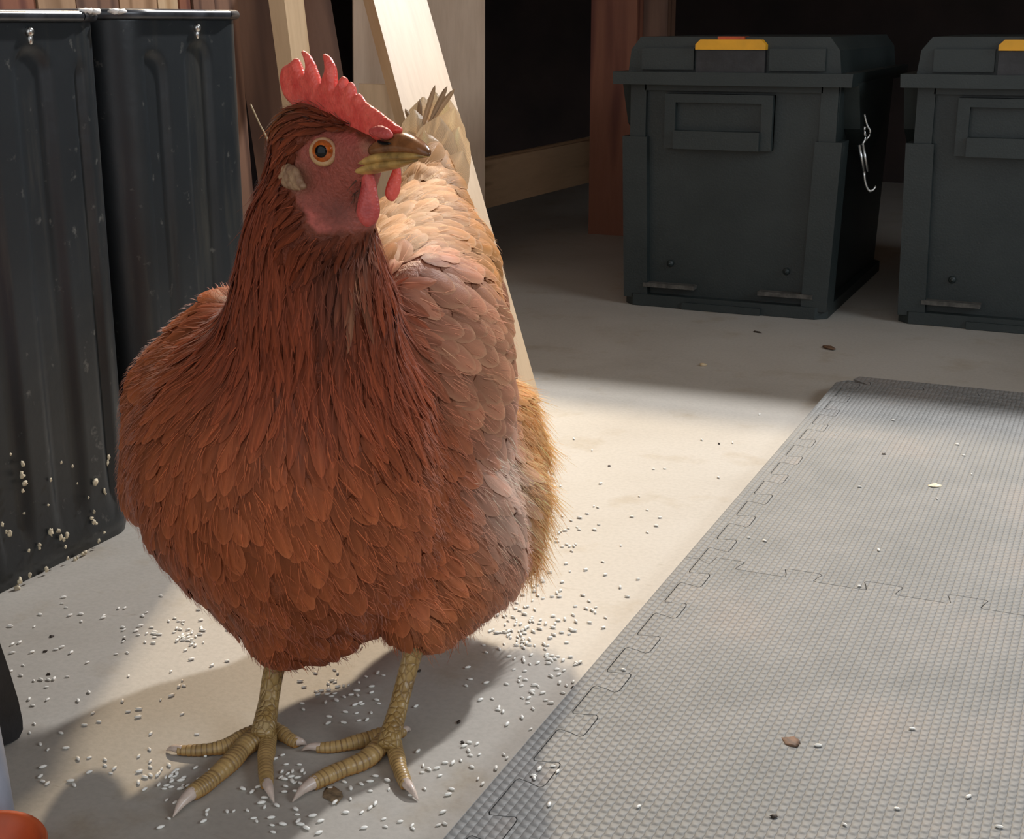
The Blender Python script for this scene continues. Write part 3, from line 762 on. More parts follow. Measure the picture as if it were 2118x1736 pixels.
# head frame
HFW = nrm((HF-HB)*[1, 1, 0]); HSD = np.array([HFW[1], -HFW[0], 0.0])      # side of the head that is turned to us
if HSD[1] > 0: HSD = -HSD
HC = HB + (HF-HB)*0.4
def near_side(p):
    d = (p-HC) @ HSD; return np.where((d < 0)[..., None], p - 2*d[..., None]*HSD, p)
FACE = [(628,300),(655,278),(700,268),(748,286),(775,298),(800,330),(800,365),(792,420),(765,468),(705,494),(655,490),(632,445),(608,400),(588,372),(592,350),(615,325)]
def in_poly(pt, poly):
    x, y = pt[..., 0], pt[..., 1]; r = np.zeros(x.shape, bool); n = len(poly)
    for i in range(n):
        (x1, y1), (x2, y2) = poly[i], poly[(i+1) % n]
        c = ((y1 > y) != (y2 > y)) & (x < (x2-x1)*(y-y1)/(y2-y1+1e-9)+x1); r ^= c
    return r
def face_mask(p):
    q = near_side(p); m = in_poly(project(q), FACE)
    return m & (np.linalg.norm(p-HC, axis=-1) < 0.055) & (p[..., 2] > 0.315)

# ---- pigment by region (linear colour), with light and sheen put into some regions
PIG = {'breast': (0.385, 0.096, 0.027), 'belly': (0.385, 0.098, 0.029), 'flank': (0.40, 0.100, 0.030), 'thigh': (0.385, 0.094, 0.026), 'thigh2': (0.43, 0.130, 0.040),
       'rear': (0.72, 0.34, 0.115), 'fluff': (0.92, 0.52, 0.215), 'back': (0.60, 0.275, 0.092), 'tail': (0.70, 0.41, 0.19), 'wing': (0.58, 0.235, 0.118),  # rear and fluff raised so the colour carries the light on them
       'flank_pale': (0.86, 0.62, 0.49), 'wing_far': (0.43, 0.115, 0.031), 'neck': (0.255, 0.050, 0.0150), 'head': (0.22, 0.045, 0.0145)}  # flank_pale: pale feathers with daylight sheen painted into the colour
for _r in ('breast', 'belly', 'flank', 'thigh', 'thigh2', 'neck', 'wing_far', 'wing'): PIG[_r] = tuple(c*k for c, k in zip(PIG[_r], (1.08, 1.17, 1.45)))
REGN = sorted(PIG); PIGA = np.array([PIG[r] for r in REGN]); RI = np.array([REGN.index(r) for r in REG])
def region_w(p):
    _, w = sdf(p, True); out = np.zeros((len(REGN),)+w.shape[1:])
    for i, r in enumerate(RI): out[r] += w[i]
    return out
def pigment(p):
    w = region_w(p); c = np.einsum('r...,rc->...c', w, PIGA)
    for ctr, rad, col in BLOBS:
        f = np.exp(-(np.linalg.norm((p-ctr)/rad, axis=-1))**2)[..., None]; c = c*(1-f) + np.array(col)*f
    return c
BLOBS = [(P(727, 585, 0.70), 0.006, (0.40, 0.20, 0.11)), (P(690, 512, 0.695), 0.007, (0.36, 0.20, 0.13)), (P(760, 520, 0.70), 0.008, (0.34, 0.13, 0.08)),
         (P(1000, 1010, 0.83), 0.034, (0.86, 0.64, 0.52)), (P(990, 1120, 0.82), 0.028, (0.72, 0.47, 0.36)), (P(690, 610, 0.69), np.array([0.012, 0.02, 0.03]), (0.13, 0.035, 0.018)),  # first two blobs spread the painted sheen over the pale flank
         (P(600, 235, 0.71), 0.010, (0.36, 0.14, 0.05)), (P(930, 700, 0.82), 0.03, (0.66, 0.33, 0.20))]
FM = face_mask(BV)
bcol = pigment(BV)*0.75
skin = np.array([0.33, 0.080, 0.054])*np.ones_like(bcol)
uvp = project(near_side(BV))
# purplish brown lower cheek, yellower patch behind the beak corner, redder round the eye
def patch(c, x, y, r, col):
    f = np.exp(-((uvp[:, 0]-x)**2+(uvp[:, 1]-y)**2)/r**2)[:, None]*0.85; return c*(1-f)+np.array(col)*f
skin = patch(skin, 735, 275, 30, (0.42, 0.075, 0.06)); skin = patch(skin, 610, 370, 24, (0.40, 0.25, 0.15))
skin = patch(skin, 700, 440, 38, (0.17, 0.045, 0.03)); skin = patch(skin, 640, 450, 16, (0.60, 0.14, 0.11)); skin = patch(skin, 665, 484, 20, (0.60, 0.14, 0.11)); skin = patch(skin, 760, 300, 16, (0.34, 0.15, 0.08))
bcol = np.where(FM[:, None], skin, bcol)
body = mesh_obj('body', hloc(BV), BF, M['body'], hen, smooth=True, colors=bcol)

def hit(x, y):
    d = nrm(ray(x, y)); t = 0.55; 
    for _ in range(60):
        v = float(sdf((_C+d*t)[None])[0]); t += v*0.8
        if abs(v) < 1e-5: break
    return _C + d*t

# ---- feathers: blades that follow the body like shingles
TAILDIR = nrm((0.42, 0.90, -0.05))
STY = {  # spacing, length, width, lift at the tip, point(0 round..1 sharp), edge light, shaft light
    'breast': (0.0086, 0.025, 0.0135, 0.0016, 0.45, 0.42, 0.22), 'belly': (0.0090, 0.025, 0.0140, 0.0018, 0.4, 0.42, 0.18), 'flank': (0.0090, 0.026, 0.0140, 0.0018, 0.35, 0.42, 0.18),
    'thigh': (0.0088, 0.024, 0.0135, 0.0018, 0.5, 0.42, 0.18), 'thigh2': (0.0090, 0.026, 0.0130, 0.0024, 0.6, 0.12, 0.16), 'rear': (0.0095, 0.032, 0.0120, 0.003, 0.7, 0.12, 0.12),
    'fluff': (0.0085, 0.030, 0.0080, 0.005, 0.95, 0.15, 0.08), 'back': (0.0106, 0.030, 0.0190, 0.0020, 0.35, 0.55, 0.1), 'tail': (0.0100, 0.034, 0.0180, 0.002, 0.3, 0.25, 0.1),
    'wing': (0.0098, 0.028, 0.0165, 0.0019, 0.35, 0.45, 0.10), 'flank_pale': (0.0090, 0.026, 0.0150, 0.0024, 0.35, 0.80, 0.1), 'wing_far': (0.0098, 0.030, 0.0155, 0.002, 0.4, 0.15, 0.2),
    'neck': (0.0052, 0.034, 0.0052, 0.0015, 0.9, 0.15, 0.60), 'head': (0.0038, 0.011, 0.0030, 0.0009, 0.95, 0.05, 0.30)}
STYA = np.array([STY[r] for r in REGN])
tri = np.concatenate([BF[:, [0, 1, 2]], BF[:, [0, 2, 3]]])
ar = np.linalg.norm(np.cross(BV[tri[:, 1]]-BV[tri[:, 0]], BV[tri[:, 2]]-BV[tri[:, 0]]), axis=1)/2
NC = 80000
ti = rng.choice(len(tri), NC, p=ar/ar.sum()); b1, b2 = rng.random(NC), rng.random(NC); fl = b1+b2 > 1; b1[fl] = 1-b1[fl]; b2[fl] = 1-b2[fl]
cand = BV[tri[ti, 0]]*(1-b1-b2)[:, None] + BV[tri[ti, 1]]*b1[:, None] + BV[tri[ti, 2]]*b2[:, None]
cand = cand - sdf(cand)[:, None]*grad(cand)
keep = ~face_mask(cand); keep &= ~((np.linalg.norm(cand-HF, axis=1) < 0.016)); keep &= region_w(cand)[REGN.index('tail')] < 0.55; cand = cand[keep]
cw = region_w(cand); cs = np.einsum('rn,rk->nk', cw, STYA)
cell = {}; sel = []
cl_ = 0.012
for i in range(len(cand)):
    p = cand[i]; s = cs[i, 0]; k = (int(p[0]//cl_), int(p[1]//cl_), int(p[2]//cl_)); ok = True
    for a in (-1, 0, 1):
        for b in (-1, 0, 1):
            for c in (-1, 0, 1):
                for j in cell.get((k[0]+a, k[1]+b, k[2]+c), ()):
                    q = cand[j]
                    if (p[0]-q[0])**2+(p[1]-q[1])**2+(p[2]-q[2])**2 < s*s: ok = False; break
                if not ok: break
            if not ok: break
        if not ok: break
    if ok: cell.setdefault(k, []).append(i); sel.append(i)
sel = np.array(sel); FP = cand[sel]; FW = cw[:, sel]; FS = cs[sel]; NF = len(FP)
ri = {r: i for i, r in enumerate(REGN)}
def flow(p, w):
    # growth direction: away from the beak over head and neck, down the breast, backwards along the flanks and back
    hn = w[ri['neck']] + w[ri['head']]
    down = np.array([0, 0, -1.0]); fr = 0.72*down + 0.50*TAILDIR
    v = np.zeros_like(p) + fr
    bk = w[ri['back']] + w[ri['tail']]*0.0 + 0.6*w[ri['wing']]
    v = v + bk[:, None]*(np.array([0.55, 0.55, 0.1]))
    tl = w[ri['tail']]; v = v*(1-tl[:, None]) + tl[:, None]*np.array([0.05, 0.35, 1.0])
    rad = p - P(645, 560, 0.735); rad[:, 2] = 0; rad /= np.maximum(np.linalg.norm(rad, axis=1, keepdims=True), 1e-6)
    nv_ = np.array([0, 0.05, -1.0]) + 0.25*rad
    v = v*(1-hn[:, None]) + hn[:, None]*nv_
    # the cape fans out from the base of the neck over shoulders and breast
    fan = np.exp(-((p[:, 2]-0.235)/0.05)**2)[:, None]; v = v + 0.55*fan*rad*(1-0.4*bk[:, None])
    hw = w[ri['head']]; v = v*(1-hw[:, None]) + hw[:, None]*(-0.9*HFW + np.array([0, 0, -0.45]))
    return v
def blades(p, w, st, jit=0.16, rows=7, colsn=5):
    n = len(p); g = grad(p); d = flow(p, w); d = d - (d*g).sum(1, keepdims=True)*g
    d /= np.maximum(np.linalg.norm(d, axis=1, keepdims=True), 1e-6); sd = np.cross(d, g)
    a = rng.normal(0, jit, n)[:, None]; d = d*np.cos(a) + sd*np.sin(a)
    Ln = st[:, 1]*rng.uniform(0.85, 1.18, n); Wd = st[:, 2]*rng.uniform(0.88, 1.12, n)
    tt = np.array([0, .25, .5, .72, .87, .955, 1.0]); pos = p.copy(); V = np.empty((n, rows, colsn, 3)); NN = np.empty((n, rows, colsn, 3)); xs = np.linspace(-1, 1, colsn)
    rnd_prof = np.interp(tt, [0, .2, .45, .72, .87, .955, 1.0], [.3, .82, 1.0, .95, .74, .46, .10]); shp = np.interp(tt, [0, .2, .45, .72, .87, .955, 1.0], [.35, .85, 1.0, .76, .44, .20, .03])
    lift0 = rng.uniform(0.0004, 0.0016, n); extra = rng.normal(0, 0.0006, n)
    for j, t in enumerate(tt):
        off = lift0 + (st[:, 3]+extra)*t
        if j:
            pos = pos + d*(Ln*(tt[j]-tt[j-1]))[:, None]
            for _ in range(2): pos = pos - (sdf(pos)-off)[:, None]*grad(pos)*0.85
        else: pos = pos + g*off[:, None]
        g = grad(pos); d = d - (d*g).sum(1, keepdims=True)*g; d /= np.maximum(np.linalg.norm(d, axis=1, keepdims=True), 1e-6)
        sd = np.cross(d, g); wj = Wd/2*(rnd_prof[j]*(1-st[:, 4])+shp[j]*st[:, 4])
        for k, x in enumerate(xs):
            NN[:, j, k] = g + sd*(0.30*x) + d*(0.10*(t-0.4))
            V[:, j, k] = pos + sd*(wj*x)[:, None] - g*(0.16*x*x*wj)[:, None]
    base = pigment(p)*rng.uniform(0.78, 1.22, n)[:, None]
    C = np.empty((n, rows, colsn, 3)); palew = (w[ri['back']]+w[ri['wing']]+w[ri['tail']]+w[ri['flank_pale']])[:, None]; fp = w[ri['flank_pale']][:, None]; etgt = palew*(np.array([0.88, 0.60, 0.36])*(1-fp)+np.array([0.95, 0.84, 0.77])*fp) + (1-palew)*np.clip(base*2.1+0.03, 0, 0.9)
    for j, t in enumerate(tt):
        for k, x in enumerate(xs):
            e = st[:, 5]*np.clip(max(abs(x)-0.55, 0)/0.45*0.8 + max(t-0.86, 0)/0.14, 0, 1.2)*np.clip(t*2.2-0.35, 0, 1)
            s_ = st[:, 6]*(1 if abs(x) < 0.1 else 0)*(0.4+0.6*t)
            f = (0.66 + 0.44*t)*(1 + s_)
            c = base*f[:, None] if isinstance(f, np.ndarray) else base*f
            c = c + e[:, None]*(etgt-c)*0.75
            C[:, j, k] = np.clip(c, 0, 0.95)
    NN /= np.linalg.norm(NN, axis=-1, keepdims=True)
    return V, C, NN
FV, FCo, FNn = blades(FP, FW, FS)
rows, colsn = FV.shape[1:3]
quad = np.array([(j*colsn+k, j*colsn+k+1, (j+1)*colsn+k+1, (j+1)*colsn+k) for j in range(rows-1) for k in range(colsn-1)])
uvg = np.array([(k/(colsn-1), (0, .25, .5, .72, .87, .955, 1.0)[j]) for j in range(rows) for k in range(colsn)])
# the 300 that show largest become feathers of their own
pc = project(FV[:, 2, 2]); gn = grad(FV[:, 3, 2]); vd = _C - FV[:, 3, 2]; vd_l = np.linalg.norm(vd, axis=1); face = (gn*vd).sum(1)/vd_l
size = FS[:, 1]*FS[:, 2]/vd_l**2*np.clip(face, 0, 1)*(face > 0.15); size[(pc[:, 0] < 0) | (pc[:, 1] < 0)] = 0
order = np.argsort(-size*rng.uniform(0.8, 1.2, NF)); big = order[:300]; rest = order[300:]
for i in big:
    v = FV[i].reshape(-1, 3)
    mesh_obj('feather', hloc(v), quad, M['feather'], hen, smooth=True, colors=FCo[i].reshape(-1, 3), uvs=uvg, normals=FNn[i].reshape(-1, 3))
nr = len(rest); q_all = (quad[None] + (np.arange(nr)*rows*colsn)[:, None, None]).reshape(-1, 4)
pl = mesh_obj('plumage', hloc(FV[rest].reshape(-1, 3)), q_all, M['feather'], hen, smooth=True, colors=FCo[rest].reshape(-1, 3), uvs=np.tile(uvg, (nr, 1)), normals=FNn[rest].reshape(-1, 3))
pl['kind'] = 'stuff'

# ---- long tail and wing feathers
def long_feather(name, root, tip, width, facing, bend, col, tipcol, curl=0.0, pale_edge=0.3):
    root, tip = np.asarray(root, float), np.asarray(tip, float); ln = np.linalg.norm(tip-root); d = (tip-root)/ln
    n_ = np.asarray(facing, float); n_ = nrm(n_-(n_@d)*d); s = np.cross(d, n_); R_, K_ = 12, 7; V = []; C = []
    vr = random.uniform(0.72, 1.05); col = np.array(col)*vr; tipcol = np.array(tipcol)*vr; tipcol = np.array(tipcol)
    for j in range(R_):
        t = j/(R_-1); wj = width/2*np.interp(t, [0, .12, .35, .7, .88, .96, 1], [.2, .7, 1, 1, .78, .45, .06])
        c = root + d*ln*t + n_*bend*ln*(4*t*(1-t)) + s*curl*ln*t*t
        for k in range(K_):
            x = -1+2*k/(K_-1); V.append(c + s*wj*x - n_*0.25*wj*x*x - d*(0.25*wj*abs(x)))
            cc = col*(1-t**2)+tipcol*t**2
            if abs(x) < 0.1: cc = cc*1.2
            cc = cc + pale_edge*(max(abs(x)-0.5, 0)/0.5)*(np.array([0.85, 0.68, 0.5])-cc); C.append(np.clip(cc, 0, 0.95))
    F = [(j*K_+k, j*K_+k+1, (j+1)*K_+k+1, (j+1)*K_+k) for j in range(R_-1) for k in range(K_-1)]
    uv = [(k/(K_-1), j/(R_-1)) for j in range(R_) for k in range(K_)]
    return mesh_obj(name, hloc(V), F, M['tail' if name == 'tail_feather' else 'feather'], hen, smooth=True, colors=np.array(C), uvs=uv)
TC, TT = (0.93, 0.68, 0.38), (0.94, 0.72, 0.46)
for i, (rx, ry, rY, tx, ty, tY, w_, b_) in enumerate([
        (884, 435, 1.00, 856, 226, 1.05, 0.030, 0.03), (888, 435, 1.012, 876, 200, 1.075, 0.034, 0.02), (893, 435, 1.015, 900, 190, 1.08, 0.036, 0.01), (897, 435, 1.01, 924, 198, 1.07, 0.036, 0.0),
        (901, 436, 1.0, 940, 224, 1.05, 0.034, -0.02), (904, 438, 0.992, 950, 262, 1.035, 0.030, -0.04), (907, 445, 0.985, 957, 312, 1.015, 0.026, -0.06), (893, 450, 0.985, 908, 240, 1.03, 0.038, 0.015), (887, 450, 0.98, 878, 270, 1.02, 0.032, 0.03)]):
    long_feather('tail_feather', P(rx, ry, rY), P(tx, ty, tY), w_, (0.15 + 0.18*math.sin(i*2.1), -1, 0.25), b_, TC, TT, pale_edge=0.15)
for (rx, ry, tx, ty, w_) in [(884, 260, 940, 184, 0.0045), (872, 270, 900, 176, 0.004), (868, 275, 868, 205, 0.004), (860, 268, 838, 225, 0.004), (890, 250, 925, 178, 0.004)]:
    long_feather('tail_feather', P(rx, ry, 1.04), P(tx, ty, 1.06), w_, (0, -1, 0.2), 0.03, (0.30, 0.20, 0.12), (0.34, 0.24, 0.15), pale_edge=0.0)
for (rx, ry, rY, tx, ty, tY, w_) in [(1000, 700, 0.885, 1045, 850, 0.895, 0.018), (990, 730, 0.875, 1043, 890, 0.885, 0.019), (980, 760, 0.865, 1036, 925, 0.875, 0.019), (968, 790, 0.855, 1022, 945, 0.865, 0.018), (1012, 640, 0.91, 1048, 760, 0.925, 0.016), (1018, 560, 0.935, 1047, 680, 0.945, 0.016), (955, 815, 0.845, 1002, 955, 0.855, 0.017)]:
    long_feather('wing_feather', P(rx, ry, rY), P(tx, ty, tY), w_, (0.62, -0.75, 0.15), 0.07, (0.46, 0.17, 0.085), (0.42, 0.145, 0.07), pale_edge=0.25)

# ---- loose down along thighs, belly and rump
def strands(pts, dirs, ln, wd, cols):
    n = len(pts); tt = np.array([0, .35, .7, 1.0]); view = pts-_C; view /= np.linalg.norm(view, axis=1, keepdims=True)
    rv = rng.normal(size=(n, 3)); s = np.cross(dirs, rv); s /= np.maximum(np.linalg.norm(s, axis=1, keepdims=True), 1e-6); b = np.cross(s, dirs)
    V = np.empty((n, 4, 2, 3)); cv = rng.normal(0, 0.16, n)
    for j, t in enumerate(tt):
        c = pts + dirs*(ln*t)[:, None] + b*(cv*ln*t*t)[:, None] - np.array([0, 0, 1.0])*(0.15*ln*t*t)[:, None]
        w_ = wd*(1-t*0.85)/2; V[:, j, 0] = c - s*w_[:, None]; V[:, j, 1] = c + s*w_[:, None]
    f = np.array([(0, 1, 3, 2), (2, 3, 5, 4), (4, 5, 7, 6)]); F = (f[None]+(np.arange(n)*8)[:, None, None]).reshape(-1, 4)
    return V.reshape(-1, 3), F, np.repeat(cols, 8, 0)
flw = cw[ri['fluff']]*1.0 + cw[ri['rear']]*0.35 + cw[ri['thigh2']]*0.30*(cand[:, 2] < 0.085) + cw[ri['thigh']]*0.12*(cand[:, 2] < 0.07) + 0.10*cw[ri['tail']] + 0.05*cw[ri['neck']]
ii = np.nonzero(rng.random(len(cand)) < np.clip(flw, 0, 1)*0.85)[0][:9000]
pp = cand[ii]; gg = grad(pp); fd = flow(pp, cw[:, ii]); fd = fd-(fd*gg).sum(1, keepdims=True)*gg; fd /= np.linalg.norm(fd, axis=1, keepdims=True)
fwt = cw[ri['fluff']][ii][:, None]
dd = fd + gg*(0.10+0.22*fwt) + rng.normal(0, 0.13, pp.shape); dd /= np.linalg.norm(dd, axis=1, keepdims=True)
V, F, C = strands(pp+gg*0.001, dd, (0.013+0.011*fwt[:, 0])*rng.uniform(0.6, 1.3, len(pp)), 0.0006*rng.uniform(0.7, 1.4, len(pp)), np.clip(pigment(pp)*rng.uniform(0.8, 1.4, (len(pp), 1)), 0, 0.9))
dn = mesh_obj('down', hloc(V), F, M['down'], hen, colors=C); dn['kind'] = 'stuff'
# fine loose barbs that soften the edges of the feathers everywhere
ii = rng.choice(len(cand), 16000, replace=False); ii = ii[rng.random(len(ii)) > 0.75*(cw[ri['back']]+cw[ri['wing']]+cw[ri['flank_pale']]+cw[ri['tail']])[ii]]; pp = cand[ii]; gg = grad(pp); fd = flow(pp, cw[:, ii]); fd = fd-(fd*gg).sum(1, keepdims=True)*gg; fd /= np.maximum(np.linalg.norm(fd, axis=1, keepdims=True), 1e-6)
sd_ = np.cross(fd, gg); dd = fd + sd_*rng.normal(0, 0.22, (len(pp), 1)); dd /= np.linalg.norm(dd, axis=1, keepdims=True)
stl = np.einsum('rn,rk->nk', cw[:, ii], STYA); bl = np.clip(stl[:, 1]*0.42, 0.005, 0.013)*rng.uniform(0.6, 1.3, len(pp)); bw = rng.uniform(0.00012, 0.00026, len(pp))
NB = len(pp); bV = np.empty((NB, 4, 2, 3)); pos = pp.copy(); off = stl[:, 3]*rng.uniform(0.6, 1.25, NB)+0.0009
for j in range(4):
    if j: pos = pos + dd*(bl/3)[:, None]
    o_ = off + 0.0007*j; pos = pos - (sdf(pos)-o_)[:, None]*grad(pos); g_ = grad(pos); dd = dd-(dd*g_).sum(1, keepdims=True)*g_; dd /= np.maximum(np.linalg.norm(dd, axis=1, keepdims=True), 1e-6)
    s_ = np.cross(dd, g_); w_ = bw*(1.0, 1.0, 0.7, 0.1)[j]; bV[:, j, 0] = pos-s_*w_[:, None]; bV[:, j, 1] = pos+s_*w_[:, None]
    if j == 0: bN = np.empty((NB, 4, 2, 3))
    bN[:, j] = g_[:, None]
f_ = np.array([(0, 1, 3, 2), (2, 3, 5, 4), (4, 5, 7, 6)]); bF = (f_[None]+(np.arange(NB)*8)[:, None, None]).reshape(-1, 4)
bC = np.clip(pigment(pp)*rng.lognormal(0.22, 0.22, (NB, 1)), 0, 0.9)
bo = mesh_obj('barbs', hloc(bV.reshape(-1, 3)), bF, M['down'], hen, colors=np.repeat(bC, 8, 0), normals=bN.reshape(-1, 3), smooth=True); bo['kind'] = 'stuff'
# bristles on face and comb base
bp = []; bd = []
for _ in range(120):
    t = random.random()
    if t < 0.5: x, y = random.uniform(610, 790), 0; y = 222 + (x-610)*0.30 + random.gauss(0, 9)
    elif t < 0.75: x, y = random.uniform(560, 600), random.uniform(240, 400)
    else: x, y = random.uniform(725, 770), random.uniform(365, 430)
    try: q = hit(x, y)
    except Exception: continue
    if np.linalg.norm(q-HC) > 0.06: continue
    g_ = grad(q[None])[0]; bp.append(q); bd.append(nrm(g_*0.5 + np.array([-0.25, 0, -0.5]) + rng.normal(0, 0.25, 3)))
bp = np.array(bp); bd = np.array(bd)
V, F, C = strands(bp, bd, rng.uniform(0.003, 0.007, len(bp)), 0.0009*np.ones(len(bp)), np.clip(np.array([[0.24, 0.09, 0.05]])*rng.uniform(0.2, 1.3, (len(bp), 1)), 0, 0.9))
br = mesh_obj('bristles', hloc(V), F, M['down'], hen, colors=C); br['kind'] = 'stuff'

# ---- comb, wattles, ear lobe: fleshy flaps with their own thickness
def poly_sdf(pts, poly):
    poly = np.asarray(poly); n = len(poly); d = np.full(len(pts), 1e9); inside = in_poly(pts, [tuple(p) for p in poly])
    for i in range(n):
        a, b = poly[i], poly[(i+1) % n]; e = b-a; w = pts-a; t = np.clip((w@e)/(e@e), 0, 1); q = w - t[:, None]*e; d = np.minimum(d, (q*q).sum(1))
    d = np.sqrt(d); return np.where(inside, -d, d)
def spline_closed(pts, sub=4):
    pts = np.asarray(pts, float); n = len(pts); out = []
    for i in range(n):
        p0, p1, p2, p3 = (pts[(i+k) % n] for k in (-1, 0, 1, 2))
        for s in range(sub):
            f = s/sub; out.append(0.5*((2*p1)+(-p0+p2)*f+(2*p0-5*p1+4*p2-p3)*f*f+(-p0+3*p1-3*p2+p3)*f**3))
    return np.array(out)
def flap(name, poly_px, point, normal, thick, mat, h=0.0007, warp=0.0, noise_amp=0.0, sub=4, swell=None):
    n_ = nrm(normal); ex = nrm(np.cross((0, 0, 1.0), n_)); ey = np.cross(n_, ex); point = np.asarray(point, float)
    pts3 = np.array([PL(x, y, point, n_) for x, y in poly_px]); p2 = np.stack([(pts3-point)@ex, (pts3-point)@ey], 1); p2 = spline_closed(p2, sub)
    lo2 = p2.min(0)-0.004; hi2 = p2.max(0)+0.004; T = thick+0.003 + (0.0 if swell is None else swell)
    xs = np.arange(lo2[0], hi2[0], h); ys = np.arange(lo2[1], hi2[1], h); zs = np.arange(-T, T+h, h)
    X, Y_ = np.meshgrid(xs, ys, indexing='ij'); d2 = poly_sdf(np.stack([X.ravel(), Y_.ravel()], 1), p2).reshape(X.shape)
    th = thick*np.clip(np.sqrt(np.clip(-d2, 0, None)/0.0032), 0.0, 1.0) + (0 if swell is None else swell*np.clip(-d2/0.010, 0, 1))
    th = th + noise_amp*np.sin(X*900)*np.sin(Y_*800+1.3)
    Fv = np.maximum(d2[..., None], np.abs(zs)[None, None, :]-th[..., None])
    Fv = np.where(d2[..., None] > 0, np.maximum(Fv, 0.0004), Fv)
    V, F = surface_nets(Fv, np.array([lo2[0], lo2[1], -T]), h)
    W = warp*(V[:, 0]/0.02)**2
    out = point + V[:, :1]*ex + V[:, 1:2]*ey + (V[:, 2]+W)[:, None]*n_
    return mesh_obj(name, hloc(out), F, mat, hen, smooth=True)
def hc(lst): return [(450+x/3.2143, 80+y/3.2148) for x, y in lst]
COMB = hc([(505, 445), (460, 395), (432, 320), (426, 250), (440, 190), (485, 160), (525, 128), (548, 165), (572, 232), (588, 225), (592, 160), (563, 82), (600, 98), (640, 165), (668, 240), (690, 298), (702, 262), (724, 190), (707, 103), (742, 118), (778, 185), (788, 260), (792, 325), (802, 300), (832, 250), (858, 270), (866, 318), (884, 284), (908, 320), (920, 372), (945, 365), (985, 420), (1050, 465), (1120, 520), (1180, 565), (1222, 600), (1200, 650), (1120, 690), (1020, 680), (930, 650), (850, 610), (740, 570), (620, 540), (540, 500)])
flap('comb', COMB, HC, HSD, 0.0030, M['comb'], 0.0006, noise_amp=0.00012, sub=3)
# fleshy nostril cover at the base of the beak
nz = hit(785, 285)
flap('nostril_flap', hc([(1015, 600), (1070, 578), (1125, 590), (1160, 628), (1155, 662), (1115, 672), (1060, 655), (1018, 640)]), PL(789, 277, HC+HSD*0.0072, HSD), nrm(HSD+np.array([0.1, -0.1, 0.15])), 0.0028, M['wattle'], 0.0006)
flap('wattle', [(748, 345), (764, 340), (774, 365), (781, 400), (786, 435), (779, 460), (760, 470), (744, 458), (737, 435), (743, 405), (748, 375)], P(762, 405, 0.672), nrm((-0.25, -1, 0.05)), 0.0024, M['wattle'], 0.0006)
flap('wattle', [(820, 332), (828, 345), (830, 372), (827, 398), (815, 416), (801, 413), (796, 398), (802, 375), (812, 352)], P(815, 380, 0.684), nrm((0.35, -1, 0.05)), 0.0022, M['comb'], 0.0006)
e1 = hit(598, 366)
flap('earlobe', [(579, 362), (584, 346), (596, 338), (612, 346), (622, 364), (632, 386), (622, 394), (604, 393), (590, 388), (582, 376)], e1 + HSD*0.0012, nrm(HSD+np.array([-0.2, 0, 0])), 0.0022, M['lobe'], 0.0006, noise_amp=0.0005)

# ---- eye
ec = hit(671, 313); en = nrm(grad(ec[None])[0]*0.5 + HSD*0.5 + nrm(_C-ec)*1.3); ec = ec - en*0.0014
V, F = uv_sphere((0, 0, 0), 0.0068, 32, 20)
# turn the pole of the ball to the front
ez = en; ex_ = nrm(np.cross((0, 0, 1.0), ez)); ey_ = np.cross(ez, ex_); RM = np.stack([ex_, ey_, ez], 1)
eye = mesh_obj('eye', hloc(V@RM.T + ec), F, M['iris'], hen, smooth=True)
cap = [(0.0, 0.0, 0.00684)] + [(0.00684*math.sin(q)*math.cos(a), 0.00684*math.sin(q)*math.sin(a), 0.00684*math.cos(q)) for q in (0.17, 0.33, 0.475) for a in np.linspace(0, 2*math.pi, 28, endpoint=False)] + [(0.0031*math.cos(a), 0.0031*math.sin(a), 0.0058) for a in np.linspace(0, 2*math.pi, 28, endpoint=False)]
V = np.array(cap); F = [(0, 1+i, 1+(i+1) % 28) for i in range(28)] + [(1+28*j+i, 1+28*(j+1)+i, 1+28*(j+1)+(i+1) % 28, 1+28*j+(i+1) % 28) for j in range(3) for i in range(28)]
mesh_obj('pupil', hloc(V@RM.T + ec), F, M['pupil'], eye, smooth=True)
ring = [np.array((0.0062*math.cos(a), 0.0059*math.sin(a), 0.0030)) for a in np.linspace(0, 2*math.pi, 37)]
V, F = tube_geo(ring, [0.0013 + 0.0003*math.sin(a*1.0+math.pi) for a in np.linspace(0, 2*math.pi, 37)], 10, cap=False)
mesh_obj('eyelid', hloc(V@RM.T + ec), F, M['lid'], hen, smooth=True)

# ---- beak: two mandibles lofted along the middle plane of the head
def beak(name, tops, bots, widths, mat, power=1.0):
    n = 22; t_ = smooth_path([PL(x, y, HC, HSD) for x, y in tops], n); b_ = smooth_path([PL(x, y, HC, HSD) for x, y in bots], n)
    w_ = np.interp(np.linspace(0, 1, n), np.linspace(0, 1, len(widths)), widths); K_ = 18; V = []
    for i in range(n):
        c = (t_[i]+b_[i])/2; a = (t_[i]-b_[i])/2
        for k in range(K_):
            th = 2*math.pi*k/K_; sx_, sy_ = math.sin(th), math.cos(th)
            V.append(c + a*sy_ + HSD*w_[i]*np.sign(sx_)*abs(sx_)**power)
    F = [(i*K_+k, i*K_+(k+1) % K_, (i+1)*K_+(k+1) % K_, (i+1)*K_+k) for i in range(n-1) for k in range(K_)]
    F.append(tuple(range(K_-1, -1, -1))); F.append(tuple((n-1)*K_+k for k in range(K_)))
    return mesh_obj(name, hloc(V), F, mat, hen, smooth=True)
beak('upper_beak', [(786, 292), (806, 280), (830, 274), (852, 281), (872, 295), (884, 308), (889, 318)], [(782, 326), (804, 325), (828, 322), (850, 321), (868, 322), (882, 324), (888, 323)], [0.0066, 0.0070, 0.0064, 0.0053, 0.0040, 0.0024, 0.0007], M['beak_top'], 0.8)
